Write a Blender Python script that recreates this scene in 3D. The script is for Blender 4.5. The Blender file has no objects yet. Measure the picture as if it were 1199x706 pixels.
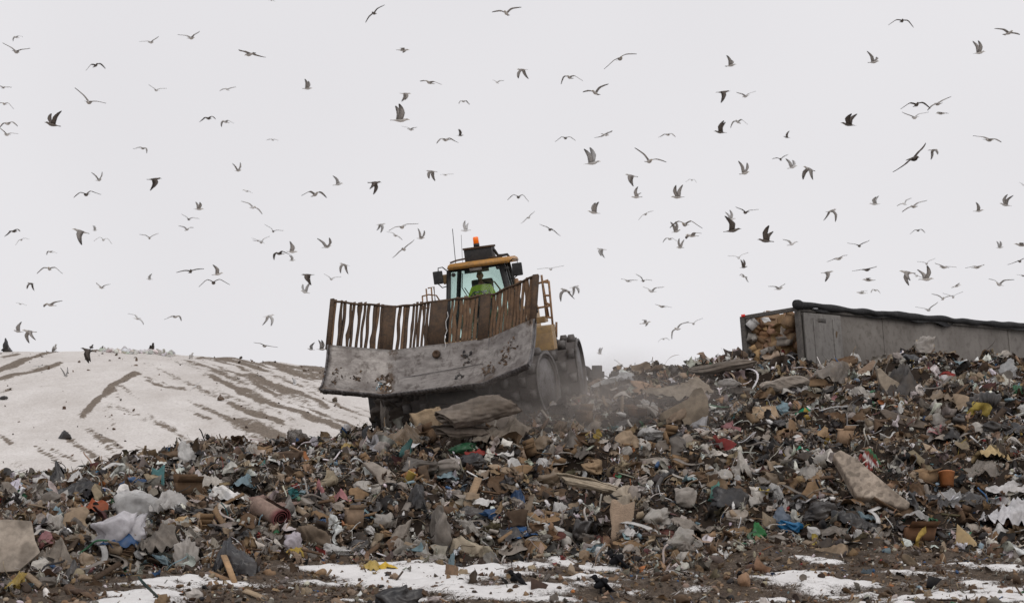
import bpy, bmesh, math, random
import numpy as np
from mathutils import Vector, Matrix, Euler

S = bpy.context.scene
COL = S.collection
R = math.radians
rng = np.random.default_rng(7)
random.seed(7)

# ------------------------------------------------------------------ camera geometry
FPX, CX, CY, HOR, CAMZ = 3600.0, 599.5, 353.0, 600.0, 1.7
PIT = math.atan((HOR - CY) / FPX)
CP, SP = math.cos(PIT), math.sin(PIT)

def P(px, py, Y):
    """world point seen at pixel (px, py) at the distance Y"""
    u, v = (px - CX) / FPX, (CY - py) / FPX
    dy = CP - v * SP
    return np.array([u / dy * Y, Y, CAMZ + (SP + v * CP) / dy * Y])

def proj(X, Y, Z):
    f = Y * CP + (Z - CAMZ) * SP
    up = -Y * SP + (Z - CAMZ) * CP
    return CX + FPX * X / f, CY - FPX * up / f

# ------------------------------------------------------------------ noise
class Noise:
    def __init__(self, seed, n=9):
        g = np.random.default_rng(seed)
        d = g.normal(size=(n, 3)); d /= np.linalg.norm(d, axis=1)[:, None]
        self.d = d * g.uniform(.7, 1.5, n)[:, None]
        self.p = g.uniform(0, 6.28, n)
        self.k = math.sqrt(2.0 / n)
    def __call__(self, V, f=1.0):
        return np.sin(f * (V @ self.d.T) + self.p).sum(1) * self.k
def ridge(n, V, f):
    return 1 - np.minimum(1.5, np.abs(n(V, f)))
NZ = [Noise(100 + i) for i in range(24)]
def sstep(a, b, x):
    t = np.clip((x - a) / (b - a), 0, 1)
    return t * t * (3 - 2 * t)

# ------------------------------------------------------------------ object helpers
def link(o, parent=None):
    COL.objects.link(o)
    if parent is not None:
        o.parent = parent
    return o

def mesh_obj(name, V, F, mat, parent=None, smooth=False, col=None, attrs=None, loc=None):
    V = np.asarray(V, dtype=np.float64).reshape(-1, 3)
    if not isinstance(F, list) or (len(F) and not isinstance(F[0], np.ndarray)):
        groups = {}
        for f in F:
            groups.setdefault(len(f), []).append(f)
        F = [np.array(v) for v in groups.values()]
    me = bpy.data.meshes.new(name)
    me.vertices.add(len(V))
    me.vertices.foreach_set('co', V.ravel())
    tot = np.concatenate([np.full(len(f), f.shape[1]) for f in F])
    idx = np.concatenate([f.ravel() for f in F])
    me.loops.add(len(idx)); me.loops.foreach_set('vertex_index', idx.astype(np.int32))
    me.polygons.add(len(tot))
    st = np.concatenate([[0], np.cumsum(tot)[:-1]])
    me.polygons.foreach_set('loop_start', st.astype(np.int32))
    me.polygons.foreach_set('loop_total', tot.astype(np.int32))
    if smooth:
        me.polygons.foreach_set('use_smooth', np.ones(len(tot), dtype=bool))
    me.update(calc_edges=True)
    me.validate()
    if col is not None:
        c = np.asarray(col, dtype=np.float32)
        if c.ndim == 1:
            c = np.tile(c, (len(V), 1))
        a = me.attributes.new('Col', 'FLOAT_COLOR', 'POINT')
        a.data.foreach_set('color', np.concatenate([c[:, :3], np.ones((len(V), 1), np.float32)], 1).ravel())
    for k, v in (attrs or {}).items():
        a = me.attributes.new(k, 'FLOAT', 'POINT')
        a.data.foreach_set('value', np.asarray(v, dtype=np.float32))
    me.materials.append(mat)
    o = bpy.data.objects.new(name, me)
    if loc is not None:
        o.location = loc
    return link(o, parent)

def tag(o, label=None, cat=None, group=None, kind=None):
    if label: o['label'] = label
    if cat: o['category'] = cat
    if group: o['group'] = group
    if kind: o['kind'] = kind
    return o

def empty(name, loc=(0, 0, 0)):
    o = bpy.data.objects.new(name, None); o.location = loc
    return link(o)

class MB:
    """collects simple solids into one mesh"""
    def __init__(self): self.V, self.F, self.n = [], [], 0
    def add(self, V, F):
        V = np.asarray(V, float).reshape(-1, 3)
        self.V.append(V); self.F += [tuple(int(i) + self.n for i in f) for f in F]; self.n += len(V)
        return self
    def box(self, a, b, M=None, taper=None):
        (x0, y0, z0), (x1, y1, z1) = a, b
        V = np.array([[x0, y0, z0], [x1, y0, z0], [x1, y1, z0], [x0, y1, z0], [x0, y0, z1], [x1, y0, z1], [x1, y1, z1], [x0, y1, z1]], float)
        if M is not None: V = V @ np.array(M)[:3, :3].T + np.array(M)[:3, 3]
        return self.add(V, [(0, 3, 2, 1), (4, 5, 6, 7), (0, 1, 5, 4), (1, 2, 6, 5), (2, 3, 7, 6), (3, 0, 4, 7)])
    def bbox(self, a, b, bev=.02, seg=2):
        """bevelled box"""
        bm = bmesh.new(); bmesh.ops.create_cube(bm, size=1)
        a, b = np.array(a, float), np.array(b, float)
        for v in bm.verts: v.co = Vector((a + b) / 2 + np.array(v.co) * (b - a))
        bmesh.ops.bevel(bm, geom=bm.edges[:], offset=bev, segments=seg, profile=.7, affect='EDGES')
        return self.addbm(bm)
    def addbm(self, bm):
        bm.verts.index_update()
        V = [tuple(v.co) for v in bm.verts]; F = [tuple(v.index for v in f.verts) for f in bm.faces]
        bm.free(); return self.add(V, F)
    def tube(self, path, r, seg=8, cap=True, flat=None, up=(0, 0, 1)):
        V, F = tube(path, r, seg, cap, flat, up); return self.add(V, F)
    def obj(self, name, mat, parent=None, smooth=False, **k):
        return mesh_obj(name, np.concatenate(self.V), self.F, mat, parent, smooth, **k)

def tube(path, r, seg=8, cap=True, flat=None, up=(0, 0, 1)):
    """round tube (or flat bar when flat=(width, thickness)) along a path"""
    p = np.asarray(path, float); n = len(p)
    r = np.full(n, r) if np.isscalar(r) else np.asarray(r)
    T = np.gradient(p, axis=0); T /= np.linalg.norm(T, axis=1)[:, None] + 1e-9
    upv = np.array(up, float)
    if abs(T.mean(0) @ upv) > .9 * np.linalg.norm(T.mean(0)) + 1e-9 : upv = np.array([1., 0, 0]) if abs(up[2]) > .5 else np.array([0, 0, 1.])
    A = np.cross(T, upv); A /= np.linalg.norm(A, axis=1)[:, None] + 1e-9
    B = np.cross(A, T)
    if flat is not None:
        cs = np.array([[-.5, -.5], [.5, -.5], [.5, .5], [-.5, .5]]) * np.array(flat); seg = 4
        V = (p[:, None] + cs[None, :, :1] * A[:, None] + cs[None, :, 1:] * B[:, None])
    else:
        a = np.arange(seg) * 2 * np.pi / seg
        V = p[:, None] + r[:, None, None] * (np.cos(a)[None, :, None] * A[:, None] + np.sin(a)[None, :, None] * B[:, None])
    V = V.reshape(-1, 3); F = []
    for i in range(n - 1):
        for j in range(seg):
            k = (j + 1) % seg
            F.append((i * seg + j, i * seg + k, (i + 1) * seg + k, (i + 1) * seg + j))
    if cap:
        F.append(tuple(range(seg - 1, -1, -1))); F.append(tuple((n - 1) * seg + j for j in range(seg)))
    return V, F

def lathe(prof, seg=24, axis='z'):
    """prof: (radius, height) pairs; closed when the ends have radius 0"""
    V, F = [], []
    for r, h in prof:
        for j in range(seg):
            a = 2 * math.pi * j / seg
            V.append((r * math.cos(a), r * math.sin(a), h))
    for i in range(len(prof) - 1):
        for j in range(seg):
            k = (j + 1) % seg
            F.append((i * seg + j, i * seg + k, (i + 1) * seg + k, (i + 1) * seg + j))
    V = np.array(V)
    if axis == 'x': V = V[:, [2, 0, 1]]
    if axis == 'y': V = V[:, [1, 2, 0]]
    return V, F

_ico = {}
def ico(sub):
    if sub not in _ico:
        bm = bmesh.new(); bmesh.ops.create_icosphere(bm, subdivisions=sub, radius=1)
        bm.verts.index_update()
        _ico[sub] = (np.array([v.co[:] for v in bm.verts]), np.array([[v.index for v in f.verts] for f in bm.faces]))
        bm.free()
    return _ico[sub]

# ------------------------------------------------------------------ materials
def N(nt, typ, **kw):
    n = nt.nodes.new(typ)
    for k, v in kw.items():
        if k.startswith('i_'): n.inputs[k[2:].replace('_', ' ')].default_value = v
        else: setattr(n, k, v)
    return n
def base_mat(name):
    m = bpy.data.materials.new(name); m.use_nodes = True
    nt = m.node_tree; b = nt.nodes['Principled BSDF']
    return m, nt, b
def noise_node(nt, scale, detail=4, rough=.6, coord='Object', dist=0.0, stretch=None):
    tc = N(nt, 'ShaderNodeTexCoord')
    src = tc.outputs[coord]
    if stretch:
        mp = N(nt, 'ShaderNodeMapping'); mp.inputs['Scale'].default_value = stretch
        nt.links.new(src, mp.inputs[0]); src = mp.outputs[0]
    n = N(nt, 'ShaderNodeTexNoise'); n.inputs['Scale'].default_value = scale
    n.inputs['Detail'].default_value = detail; n.inputs['Roughness'].default_value = rough
    n.inputs['Distortion'].default_value = dist
    nt.links.new(src, n.inputs['Vector'])
    return n
def ramp(nt, src, stops):
    r = N(nt, 'ShaderNodeValToRGB')
    e = r.color_ramp.elements
    while len(e) < len(stops): e.new(.5)
    for el, (p, c) in zip(e, stops):
        el.position = p; el.color = (*c, 1) if len(c) == 3 else c
    nt.links.new(src, r.inputs[0]); return r
def mix(nt, fac, a, b, typ='MIX'):
    m = N(nt, 'ShaderNodeMix', data_type='RGBA', blend_type=typ)
    for s, v in ((m.inputs[0], fac), (m.inputs[6], a), (m.inputs[7], b)):
        if isinstance(v, (int, float)): s.default_value = v
        elif isinstance(v, tuple): s.default_value = (*v, 1) if len(v) == 3 else v
        else: nt.links.new(v, s)
    return m.outputs[2]
def bump(nt, b, src, strength=.4, dist=.02):
    n = N(nt, 'ShaderNodeBump'); n.inputs['Strength'].default_value = strength; n.inputs['Distance'].default_value = dist
    nt.links.new(src, n.inputs['Height']); nt.links.new(n.outputs[0], b.inputs['Normal'])

DUST = (.15, .115, .085)
def col_mat(name, rough=.8, spec=.3, dust=.45, dscale=5, bscale=30, bstr=.35, dark=.55, coord='Object', trans=0.0, stretch=None, thin=0.0):
    """surface that takes its own colour from the Col attribute, with stains and settled dust"""
    m, nt, b = base_mat(name)
    at = N(nt, 'ShaderNodeAttribute', attribute_name='Col')
    n1 = noise_node(nt, dscale, 5, .65, coord)
    f1 = ramp(nt, n1.outputs[0], [(.38, (0, 0, 0)), (.72, (dust, dust, dust))])
    n2 = noise_node(nt, dscale * 3.1, 4, .6, coord, stretch=stretch)
    f2 = ramp(nt, n2.outputs[0], [(.35, (dark, dark, dark)), (.6, (1.08, 1.08, 1.08))])
    c = mix(nt, 1.0, at.outputs['Color'], f2.outputs[0], 'MULTIPLY')
    c = mix(nt, f1.outputs[0], c, DUST)
    nt.links.new(c, b.inputs['Base Color'])
    b.inputs['Roughness'].default_value = rough
    b.inputs['Specular IOR Level'].default_value = spec
    n3 = noise_node(nt, bscale, 3, .6, coord)
    bump(nt, b, n3.outputs[0], bstr, .02)
    if thin:      # light passes through film and cloth
        tl = N(nt, 'ShaderNodeBsdfTranslucent'); nt.links.new(c, tl.inputs[0]); m2 = N(nt, 'ShaderNodeMixShader'); m2.inputs[0].default_value = thin
        out = nt.nodes['Material Output']; nt.links.new(b.outputs[0], m2.inputs[1]); nt.links.new(tl.outputs[0], m2.inputs[2]); nt.links.new(m2.outputs[0], out.inputs[0]); b = m2
    if trans:
        tr = N(nt, 'ShaderNodeBsdfTransparent'); ms = N(nt, 'ShaderNodeMixShader'); ms.inputs[0].default_value = trans
        out = nt.nodes['Material Output']
        nt.links.new(b.outputs[0], ms.inputs[1]); nt.links.new(tr.outputs[0], ms.inputs[2]); nt.links.new(ms.outputs[0], out.inputs[0])
    return m

M = {}
M['litter'] = col_mat('litter', .75, .35, .22, 3, 40, .25, .7)
M['cloth'] = col_mat('cloth', .95, .1, .45, 2.2, 38, .4, .72)
M['film'] = col_mat('film', .4, .45, .3, 2.5, 9, .3, .85, thin=.35)
M['clear'] = col_mat('clear_film', .3, .5, .25, 2.5, 9, .3, .85, trans=.35, thin=.3)
M['blackbag'] = col_mat('black_film', .36, .5, .25, 2.5, 12, .5, .85)
M['card'] = col_mat('cardboard', .9, .15, .35, 2.5, 25, .1, .78)
M['wood'] = col_mat('wood', .85, .2, .35, 3, 30, .3, .65, stretch=(1, 8, 8))
M['hard'] = col_mat('hard_plastic', .5, .45, .3, 3, 25, .1, .85)
M['load'] = col_mat('load', .85, .2, .1, 3, 30, .15, .85)

def paint(name, c1, c2, c3, rough=.6, spec=.4, s=3, metal=0, lo=.42, hi=.62, bstr=.2, stretch=None):
    """painted or bare metal with worn and muddy patches"""
    m, nt, b = base_mat(name)
    n1 = noise_node(nt, s, 7, .68, dist=.4, stretch=stretch); n2 = noise_node(nt, s * 4, 6, .7)
    f1 = ramp(nt, n1.outputs[0], [(lo, (0, 0, 0)), (hi, (1, 1, 1))]); f2 = ramp(nt, n2.outputs[0], [(.5, (0, 0, 0)), (.7, (.85, .85, .85))])
    c = mix(nt, f1.outputs[0], c1, c2); c = mix(nt, f2.outputs[0], c, c3)
    nt.links.new(c, b.inputs['Base Color']); b.inputs['Roughness'].default_value = rough
    b.inputs['Specular IOR Level'].default_value = spec; b.inputs['Metallic'].default_value = metal
    n3 = noise_node(nt, s * 9, 5, .65); bump(nt, b, n3.outputs[0], bstr, .015)
    return m
M['steel'] = paint('worn_steel', (.25, .235, .235), (.135, .11, .1), (.075, .055, .045), .55, .4, 1.6, 0.0, .46, .68)
M['edge'] = paint('edge_steel', (.16, .15, .15), (.07, .06, .055), (.05, .04, .035), .6, .4, 4)
M['rust'] = paint('rusty_steel', (.085, .056, .038), (.05, .037, .029), (.13, .078, .044), .9, .2, 5)
M['rustlight'] = paint('rusty_bar', (.15, .092, .055), (.085, .055, .038), (.22, .13, .07), .9, .2, 5)
M['drum'] = paint('muddy_drum', (.105, .093, .088), (.068, .059, .054), (.14, .122, .11), .85, .25, 2.2)
M['rim'] = paint('rim_steel', (.135, .124, .118), (.075, .065, .06), (.055, .046, .04), .6, .4, 4)
M['tan'] = paint('tan_paint', (.4, .26, .12), (.3, .2, .11), (.2, .15, .1), .6, .35, 3)
M['yellow'] = paint('yellow_paint', (.5, .25, .06), (.42, .22, .07), (.22, .14, .07), .5, .4, 4)
M['rail'] = paint('rail_paint', (.33, .19, .1), (.2, .12, .075), (.13, .09, .065), .7, .3, 6)
M['dark'] = paint('dark_frame', (.03, .03, .032), (.045, .042, .04), (.08, .07, .06), .6, .3, 4)
M['black'] = paint('black_plastic', (.018, .018, .019), (.028, .027, .027), (.05, .046, .042), .55, .35, 5)
M['rubber'] = paint('tarp_black', (.016, .016, .017), (.03, .029, .03), (.05, .048, .047), .75, .25, 3)
M['trailer'] = paint('trailer_panel', (.175, .158, .142), (.118, .104, .092), (.075, .063, .053), .75, .3, 1.0, stretch=(.8, 1, .55), lo=.4, hi=.7)
M['trailerdoor'] = paint('trailer_door', (.19, .178, .165), (.138, .127, .117), (.085, .075, .066), .7, .3, 1.6, stretch=(1, 1, .3))
M['trailerframe'] = paint('trailer_frame', (.1, .092, .085), (.06, .055, .052), (.2, .17, .14), .8, .25, 5)
def plain(name, c, rough=.6, spec=.4, emit=None):
    m, nt, b = base_mat(name)
    n = noise_node(nt, 9, 3); f = ramp(nt, n.outputs[0], [(.3, tuple(x * .75 for x in c)), (.7, c)])
    nt.links.new(f.outputs[0], b.inputs['Base Color'])
    b.inputs['Roughness'].default_value = rough; b.inputs['Specular IOR Level'].default_value = spec
    if emit:
        b.inputs['Emission Color'].default_value = (*c, 1); b.inputs['Emission Strength'].default_value = emit
    return m
M['beacon'] = plain('beacon_lens', (.85, .16, .01), .25, .5, .35)
M['redlamp'] = plain('red_lamp', (.7, .03, .02), .3, .5, .2)
M['sticker'] = plain('sticker', (.6, .58, .57))
M['hivis'] = plain('hi_vis', (.55, .78, .03), .8, .2)
M['skin'] = plain('skin', (.36, .19, .13), .6)
M['hair'] = plain('hair', (.05, .04, .035), .8)
M['trouser'] = plain('trousers', (.03, .035, .05), .9)
M['seat'] = plain('seat_fabric', (.07, .075, .08), .9)
M['metal'] = plain('bare_metal', (.35, .34, .34), .45)
m, nt, b = base_mat('cab_glass')
g = N(nt, 'ShaderNodeBsdfGlossy'); g.inputs['Roughness'].default_value = .03
t = N(nt, 'ShaderNodeBsdfTransparent'); t.inputs[0].default_value = (.88, .95, .93, 1)
fr = N(nt, 'ShaderNodeFresnel'); fr.inputs[0].default_value = 1.35
ms = N(nt, 'ShaderNodeMixShader'); mn = N(nt, 'ShaderNodeMath', operation='MINIMUM'); mn.inputs[1].default_value = .16; nt.links.new(fr.outputs[0], mn.inputs[0]); nt.links.new(mn.outputs[0], ms.inputs[0]); nt.links.new(t.outputs[0], ms.inputs[1]); nt.links.new(g.outputs[0], ms.inputs[2])
nt.links.new(ms.outputs[0], nt.nodes['Material Output'].inputs[0]); M['glass'] = m
# plumage: colour from the Col attribute
m, nt, b = base_mat('plumage'); at = N(nt, 'ShaderNodeAttribute', attribute_name='Col')
n = noise_node(nt, 20, 3); f = ramp(nt, n.outputs[0], [(.3, (.75, .75, .75)), (.7, (1.1, 1.1, 1.1))])
nt.links.new(mix(nt, 1.0, at.outputs[0], f.outputs[0], 'MULTIPLY'), b.inputs['Base Color']); b.inputs['Roughness'].default_value = .8
b.inputs['Specular IOR Level'].default_value = .15
M['bird'] = m

# ------------------------------------------------------------------ world, sun, camera
w = bpy.data.worlds.new('World'); S.world = w; w.use_nodes = True
nt = w.node_tree; bg = nt.nodes['Background']
sky = N(nt, 'ShaderNodeTexSky', sky_type='NISHITA'); sky.sun_disc = False
SUN_EL, SUN_ROT = 48, 155
sky.sun_elevation = R(SUN_EL); sky.sun_rotation = R(SUN_ROT); sky.altitude = 200; sky.air_density = 1; sky.dust_density = 4
hs = N(nt, 'ShaderNodeHueSaturation'); hs.inputs['Saturation'].default_value = .12; nt.links.new(sky.outputs[0], hs.inputs['Color'])
# closed cloud deck: an even grey white with faint structure over the sky model
tc = N(nt, 'ShaderNodeTexCoord'); cn = N(nt, 'ShaderNodeTexNoise'); cn.inputs['Scale'].default_value = 3; cn.inputs['Detail'].default_value = 3
nt.links.new(tc.outputs['Generated'], cn.inputs['Vector'])
cr = ramp(nt, cn.outputs[0], [(.32, (7.8, 7.66, 7.93)), (.66, (8.7, 8.58, 8.83))])
nt.links.new(mix(nt, .93, hs.outputs[0], cr.outputs[0]), bg.inputs[0]); bg.inputs[1].default_value = .1
sl = bpy.data.lights.new('overcast_sun', 'SUN'); sl.energy = .8; sl.angle = R(35); sl.color = (1, .97, .93)
so = link(bpy.data.objects.new('overcast_sun', sl))
d = Vector((math.sin(R(SUN_ROT)) * math.cos(R(SUN_EL)), math.cos(R(SUN_ROT)) * math.cos(R(SUN_EL)), math.sin(R(SUN_EL))))
so.rotation_euler = d.to_track_quat('Z', 'Y').to_euler()
cam = bpy.data.cameras.new('camera'); co = link(bpy.data.objects.new('camera', cam)); S.camera = co
cam.sensor_width = 36; cam.lens = 36 * FPX / 1199; cam.clip_end = 3000; cam.clip_start = .5
co.location = (0, 0, CAMZ); co.rotation_euler = (R(90) + PIT, 0, 0)
cam.dof.use_dof = True; cam.dof.focus_distance = 74; cam.dof.aperture_fstop = 3.2
S.view_settings.view_transform = 'Standard'; S.view_settings.look = 'None'
S.view_settings.exposure = 0; S.view_settings.gamma = 1
S.cycles.max_bounces = 6; S.cycles.diffuse_bounces = 3; S.cycles.transparent_max_bounces = 12; S.cycles.volume_bounces = 1
S.cycles.volume_step_rate = 2; S.cycles.caustics_reflective = False; S.cycles.caustics_refractive = False

# ------------------------------------------------------------------ terrain
def A(px): return (np.asarray(px, float) - CX) / FPX
t_px = [-300, 0, 60, 140, 200, 280, 340, 400, 430, 480, 560, 640, 690, 720, 760, 800, 830, 870, 935, 1000, 1060, 1100, 1199, 1500]
t_yc = [582, 566, 560, 548, 535, 527, 521, 510, 504, 499, 497, 484, 460, 448, 447, 442, 436, 430, 427, 421, 417, 416, 418, 425]
t_Yc = [78, 78, 78, 78, 78, 78, 77, 76, 75, 74, 74.5, 77, 82, 83, 83, 83, 83, 83, 83, 82, 81, 81, 81, 81]
f_px = [-300, 0, 150, 250, 300, 340, 400, 450, 540, 600, 640, 700, 800, 900, 1000, 1100, 1199, 1500]
f_yf = [690, 690, 672, 655, 650, 655, 650, 650, 662, 655, 645, 643, 648, 640, 645, 638, 640, 640]
f_Yf = [9.822 / (.142 + (y - 600) / 3600) for y in f_yf]
t_zc = [P(599, y, Y)[2] for y, Y in zip(t_yc, t_Yc)]
def ground_z(Y):
    z = -.17 + .142 * (Y - 56)
    return np.where(Y > 54, z, -.454 - 2.4 * (1 - np.exp(-.142 / 2.4 * np.maximum(54 - Y, 0)))) 
def heap(X, Y):
    a = X / Y
    return np.interp(a, A(f_px), f_Yf), np.interp(a, A(t_px), t_Yc), np.interp(a, A(t_px), t_zc)
# machine frame
O_M = P(557, 600, 75); O_M[2] = 3.85
ROT_M = (Matrix.Rotation(R(-20), 3, 'Z') @ Matrix.Rotation(R(7), 3, 'X') @ Matrix.Rotation(R(-5.5), 3, 'Y'))
RM = np.array(ROT_M)
def H(X, Y, fine=True):
    X = np.asarray(X, float); Y = np.asarray(Y, float); sh = X.shape
    X = X.ravel(); Y = Y.ravel()
    Yf, Yc, zc = heap(X, Y)
    g = ground_z(np.minimum(Y, Yf)); zf = ground_z(Yf)
    t = np.clip((Y - Yf) / (Yc - Yf), 0, 1)
    s = t + .10 * np.sin(np.pi * t)
    z = np.where(Y < Yf, g, zf + (zc - zf) * s)
    over = np.maximum(Y - Yc, 0)
    low = np.where(X / Y > A(700), 3.9, .8)
    lo = np.interp(X / Y, [A(560), A(720)], [.8, 3.9])
    fall = zc - .10 * over - .010 * over ** 2
    z = np.where(over > 0, np.maximum(fall, np.minimum(lo, zc)), z)
    # the pad under the compactor follows its wheels
    Vp = np.stack([X - O_M[0], Y - O_M[1], np.zeros_like(X)], 1)
    nrm = RM[:, 2]
    pad = O_M[2] - (Vp[:, 0] * nrm[0] + Vp[:, 1] * nrm[1]) / nrm[2]
    lx = Vp @ np.array([math.cos(R(20)), -math.sin(R(20)), 0]); ly = Vp @ np.array([math.sin(R(20)), math.cos(R(20)), 0])
    k = sstep(3.1, 1.9, np.abs(lx)) * sstep(-1.9, -.6, ly) * sstep(7.5, 5, ly)
    z = z * (1 - k) + (pad + .05) * k
    # lumps of the tipped waste
    m = sstep(-.06, .08, (Y - Yf) / (Yc - Yf)) * (1 - .75 * k) * (1 - .65 * sstep(A(430), A(330), X / Y) * sstep(.35, .8, (Y - Yf) / (Yc - Yf)))
    V3 = np.stack([X, Y, np.zeros_like(X)], 1)
    z = z + m * (.15 * NZ[20](V3, .55) + .17 * NZ[0](V3, 1.1) + .11 * NZ[1](V3, 2.6) + (.075 * NZ[2](V3, 6) + .045 * NZ[3](V3, 13) if fine else 0))
    z = z + (1 - m) * (.055 * NZ[4](V3 * np.array([.5, 1, 1]), 1.7) + (.022 * NZ[5](V3, 5) + .010 * NZ[6](V3, 14) if fine else 0))
    return z.reshape(sh)
def H1(x, y): return float(H(np.array([x]), np.array([y]))[0])
_Ys = np.linspace(53, 96, 870)
def hit(px, py):
    """where the sight line through a pixel meets the waste or the ground"""
    p1 = P(px, py, 1.0); x = p1[0] * _Ys; z = CAMZ + (p1[2] - CAMZ) * _Ys
    h = H(x, _Ys, False)
    k = np.nonzero(h >= z)[0]
    i = k[0] if len(k) else int(np.argmax(h - z))
    Y = _Ys[i]
    return np.array([p1[0] * Y, Y, h[i]])
# ------------------------------------------------------------------ ground sheet, heap terrain, snowy hill
def grid_faces(nx, ny):
    i = np.arange(nx * ny).reshape(ny, nx)
    return np.stack([i[:-1, :-1], i[:-1, 1:], i[1:, 1:], i[1:, :-1]], -1).reshape(-1, 4)

# soil with patches of old snow (Snow attribute), mud and wood crumbs
m, nt, b = base_mat('soil_and_snow')
at = N(nt, 'ShaderNodeAttribute', attribute_name='Snow')
n1 = noise_node(nt, 1.7, 6, .7); n2 = noise_node(nt, 9, 6, .75); n3 = noise_node(nt, 45, 4, .7)
soil = ramp(nt, n2.outputs[0], [(.25, (.035, .026, .02)), (.5, (.085, .063, .046)), (.64, (.14, .105, .077)), (.8, (.24, .19, .145))])
fl = ramp(nt, n3.outputs[0], [(.36, (.55, .55, .55)), (.66, (1.3, 1.3, 1.3))])
soil = mix(nt, 1.0, soil.outputs[0], fl.outputs[0], 'MULTIPLY')
ah = N(nt, 'ShaderNodeAttribute', attribute_name='Heap'); soil = mix(nt, ah.outputs['Fac'], soil, (.03, .021, .015))  # soil below the heap darkened to paint shade into its gaps
sn = ramp(nt, n1.outputs[0], [(.3, (.62, .6, .585)), (.7, (.8, .785, .77))])
ma = N(nt, 'ShaderNodeMath', operation='ADD'); mb_ = N(nt, 'ShaderNodeMath', operation='MULTIPLY_ADD'); mb_.inputs[1].default_value = 1.25; mb_.inputs[2].default_value = -.62
nt.links.new(n2.outputs[0], mb_.inputs[0]); nt.links.new(at.outputs['Fac'], ma.inputs[0]); nt.links.new(mb_.outputs[0], ma.inputs[1])
mc = N(nt, 'ShaderNodeMath', operation='MULTIPLY_ADD'); mc.inputs[1].default_value = 1.15; mc.inputs[2].default_value = -.57
nt.links.new(n3.outputs[0], mc.inputs[0]); md = N(nt, 'ShaderNodeMath', operation='ADD'); nt.links.new(ma.outputs[0], md.inputs[0]); nt.links.new(mc.outputs[0], md.inputs[1])
fs = ramp(nt, md.outputs[0], [(.4, (0, 0, 0)), (.62, (1, 1, 1))])
nt.links.new(mix(nt, fs.outputs[0], soil, sn.outputs[0]), b.inputs['Base Color']); b.inputs['Roughness'].default_value = .9
b.inputs['Specular IOR Level'].default_value = .2; bump(nt, b, n2.outputs[0], .6, .06)
M['soil'] = m

def blob(px, py, ells):
    """soft patches given by image ellipses (cx, cy, rx, ry, strength)"""
    s = np.zeros_like(px)
    for cx, cy, rx, ry, k in ells:
        s = np.maximum(s, k * sstep(1.35, .35, np.hypot((px - cx) / rx, (py - cy) / ry)))
    return s
SNOW = [(470, 672, 150, 17, 1), (385, 664, 80, 12, 1), (560, 692, 90, 9, .9), (330, 690, 60, 10, .8), (215, 690, 70, 9, .95), (250, 676, 45, 9, .85), (175, 704, 60, 8, .9),
        (690, 668, 45, 8, .95), (740, 682, 60, 9, .9), (650, 690, 90, 10, .9), (790, 698, 90, 9, .85), (620, 700, 80, 8, .9), (905, 678, 55, 11, .95), (960, 690, 120, 8, .8), (1040, 674, 60, 7, .75),
        (1120, 690, 110, 12, 1), (1160, 665, 70, 9, .9), (1095, 655, 60, 6, .7), (960, 650, 45, 4, .7), (1170, 700, 80, 9, 1), (880, 703, 60, 7, .8), (1020, 702, 60, 6, .8), (480, 703, 120, 7, .8), (1180, 640, 50, 10, .9)]
def snow_of(X, Y, Z):
    px, py = proj(X, Y, Z)
    V3 = np.stack([X * .55, Y * 1.1, np.zeros_like(X)], 1)
    n = .45 * NZ[8](V3, 2.2) + .45 * NZ[9](V3, 5) + .35 * NZ[22](V3, 11)
    s = blob(px + 16 * NZ[10](V3, 1.6) + 7 * NZ[20](V3, 5), py + 5 * NZ[11](V3, 1.6) + 2.2 * NZ[21](V3, 5), SNOW)
    return np.clip(s * .66 + .03 + .47 * n * (.25 + .75 * s), 0, 1)

xs = np.arange(-17, 21, .07); ys = np.concatenate([np.arange(53, 87, .085), np.arange(87, 100, .5)])
X, Y = np.meshgrid(xs, ys); X = X.ravel(); Y = Y.ravel(); Z = H(X, Y)
sn_ = snow_of(X, Y, Z)
Yf_, _, _ = heap(X, Y)
sn_ = sn_ * sstep(.5, -.1, Y - Yf_)
Z2 = Z + .03 * sstep(.4, .6, sn_)
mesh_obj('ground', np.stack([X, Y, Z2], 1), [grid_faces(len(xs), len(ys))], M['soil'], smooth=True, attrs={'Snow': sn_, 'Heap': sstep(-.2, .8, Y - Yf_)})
tag(bpy.data.objects['ground'], kind='structure')

# the wide sheet to the horizon, below and around
m, nt, b = base_mat('winter_land'); n1 = noise_node(nt, .08, 6, .7)
r_ = ramp(nt, n1.outputs[0], [(.42, (.14, .11, .085)), (.56, (.6, .58, .56))]); nt.links.new(r_.outputs[0], b.inputs['Base Color']); b.inputs['Roughness'].default_value = .95
xs = np.concatenate([np.linspace(-1500, -60, 20), np.linspace(-40, 40, 30), np.linspace(60, 1500, 20)]); ys = np.concatenate([np.linspace(-60, 50, 30), np.linspace(56, 110, 12), np.linspace(130, 2200, 26)])
Xl, Yl = np.meshgrid(xs, ys); Xl = Xl.ravel(); Yl = Yl.ravel()
zl = np.where(Yl < 54, ground_z(np.minimum(Yl, 53)) - .06 - .8 * sstep(50, 54, Yl), -1.4)
tag(mesh_obj('land', np.stack([Xl, Yl, zl], 1), [grid_faces(len(xs), len(ys))], m, smooth=True), kind='structure')

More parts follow.
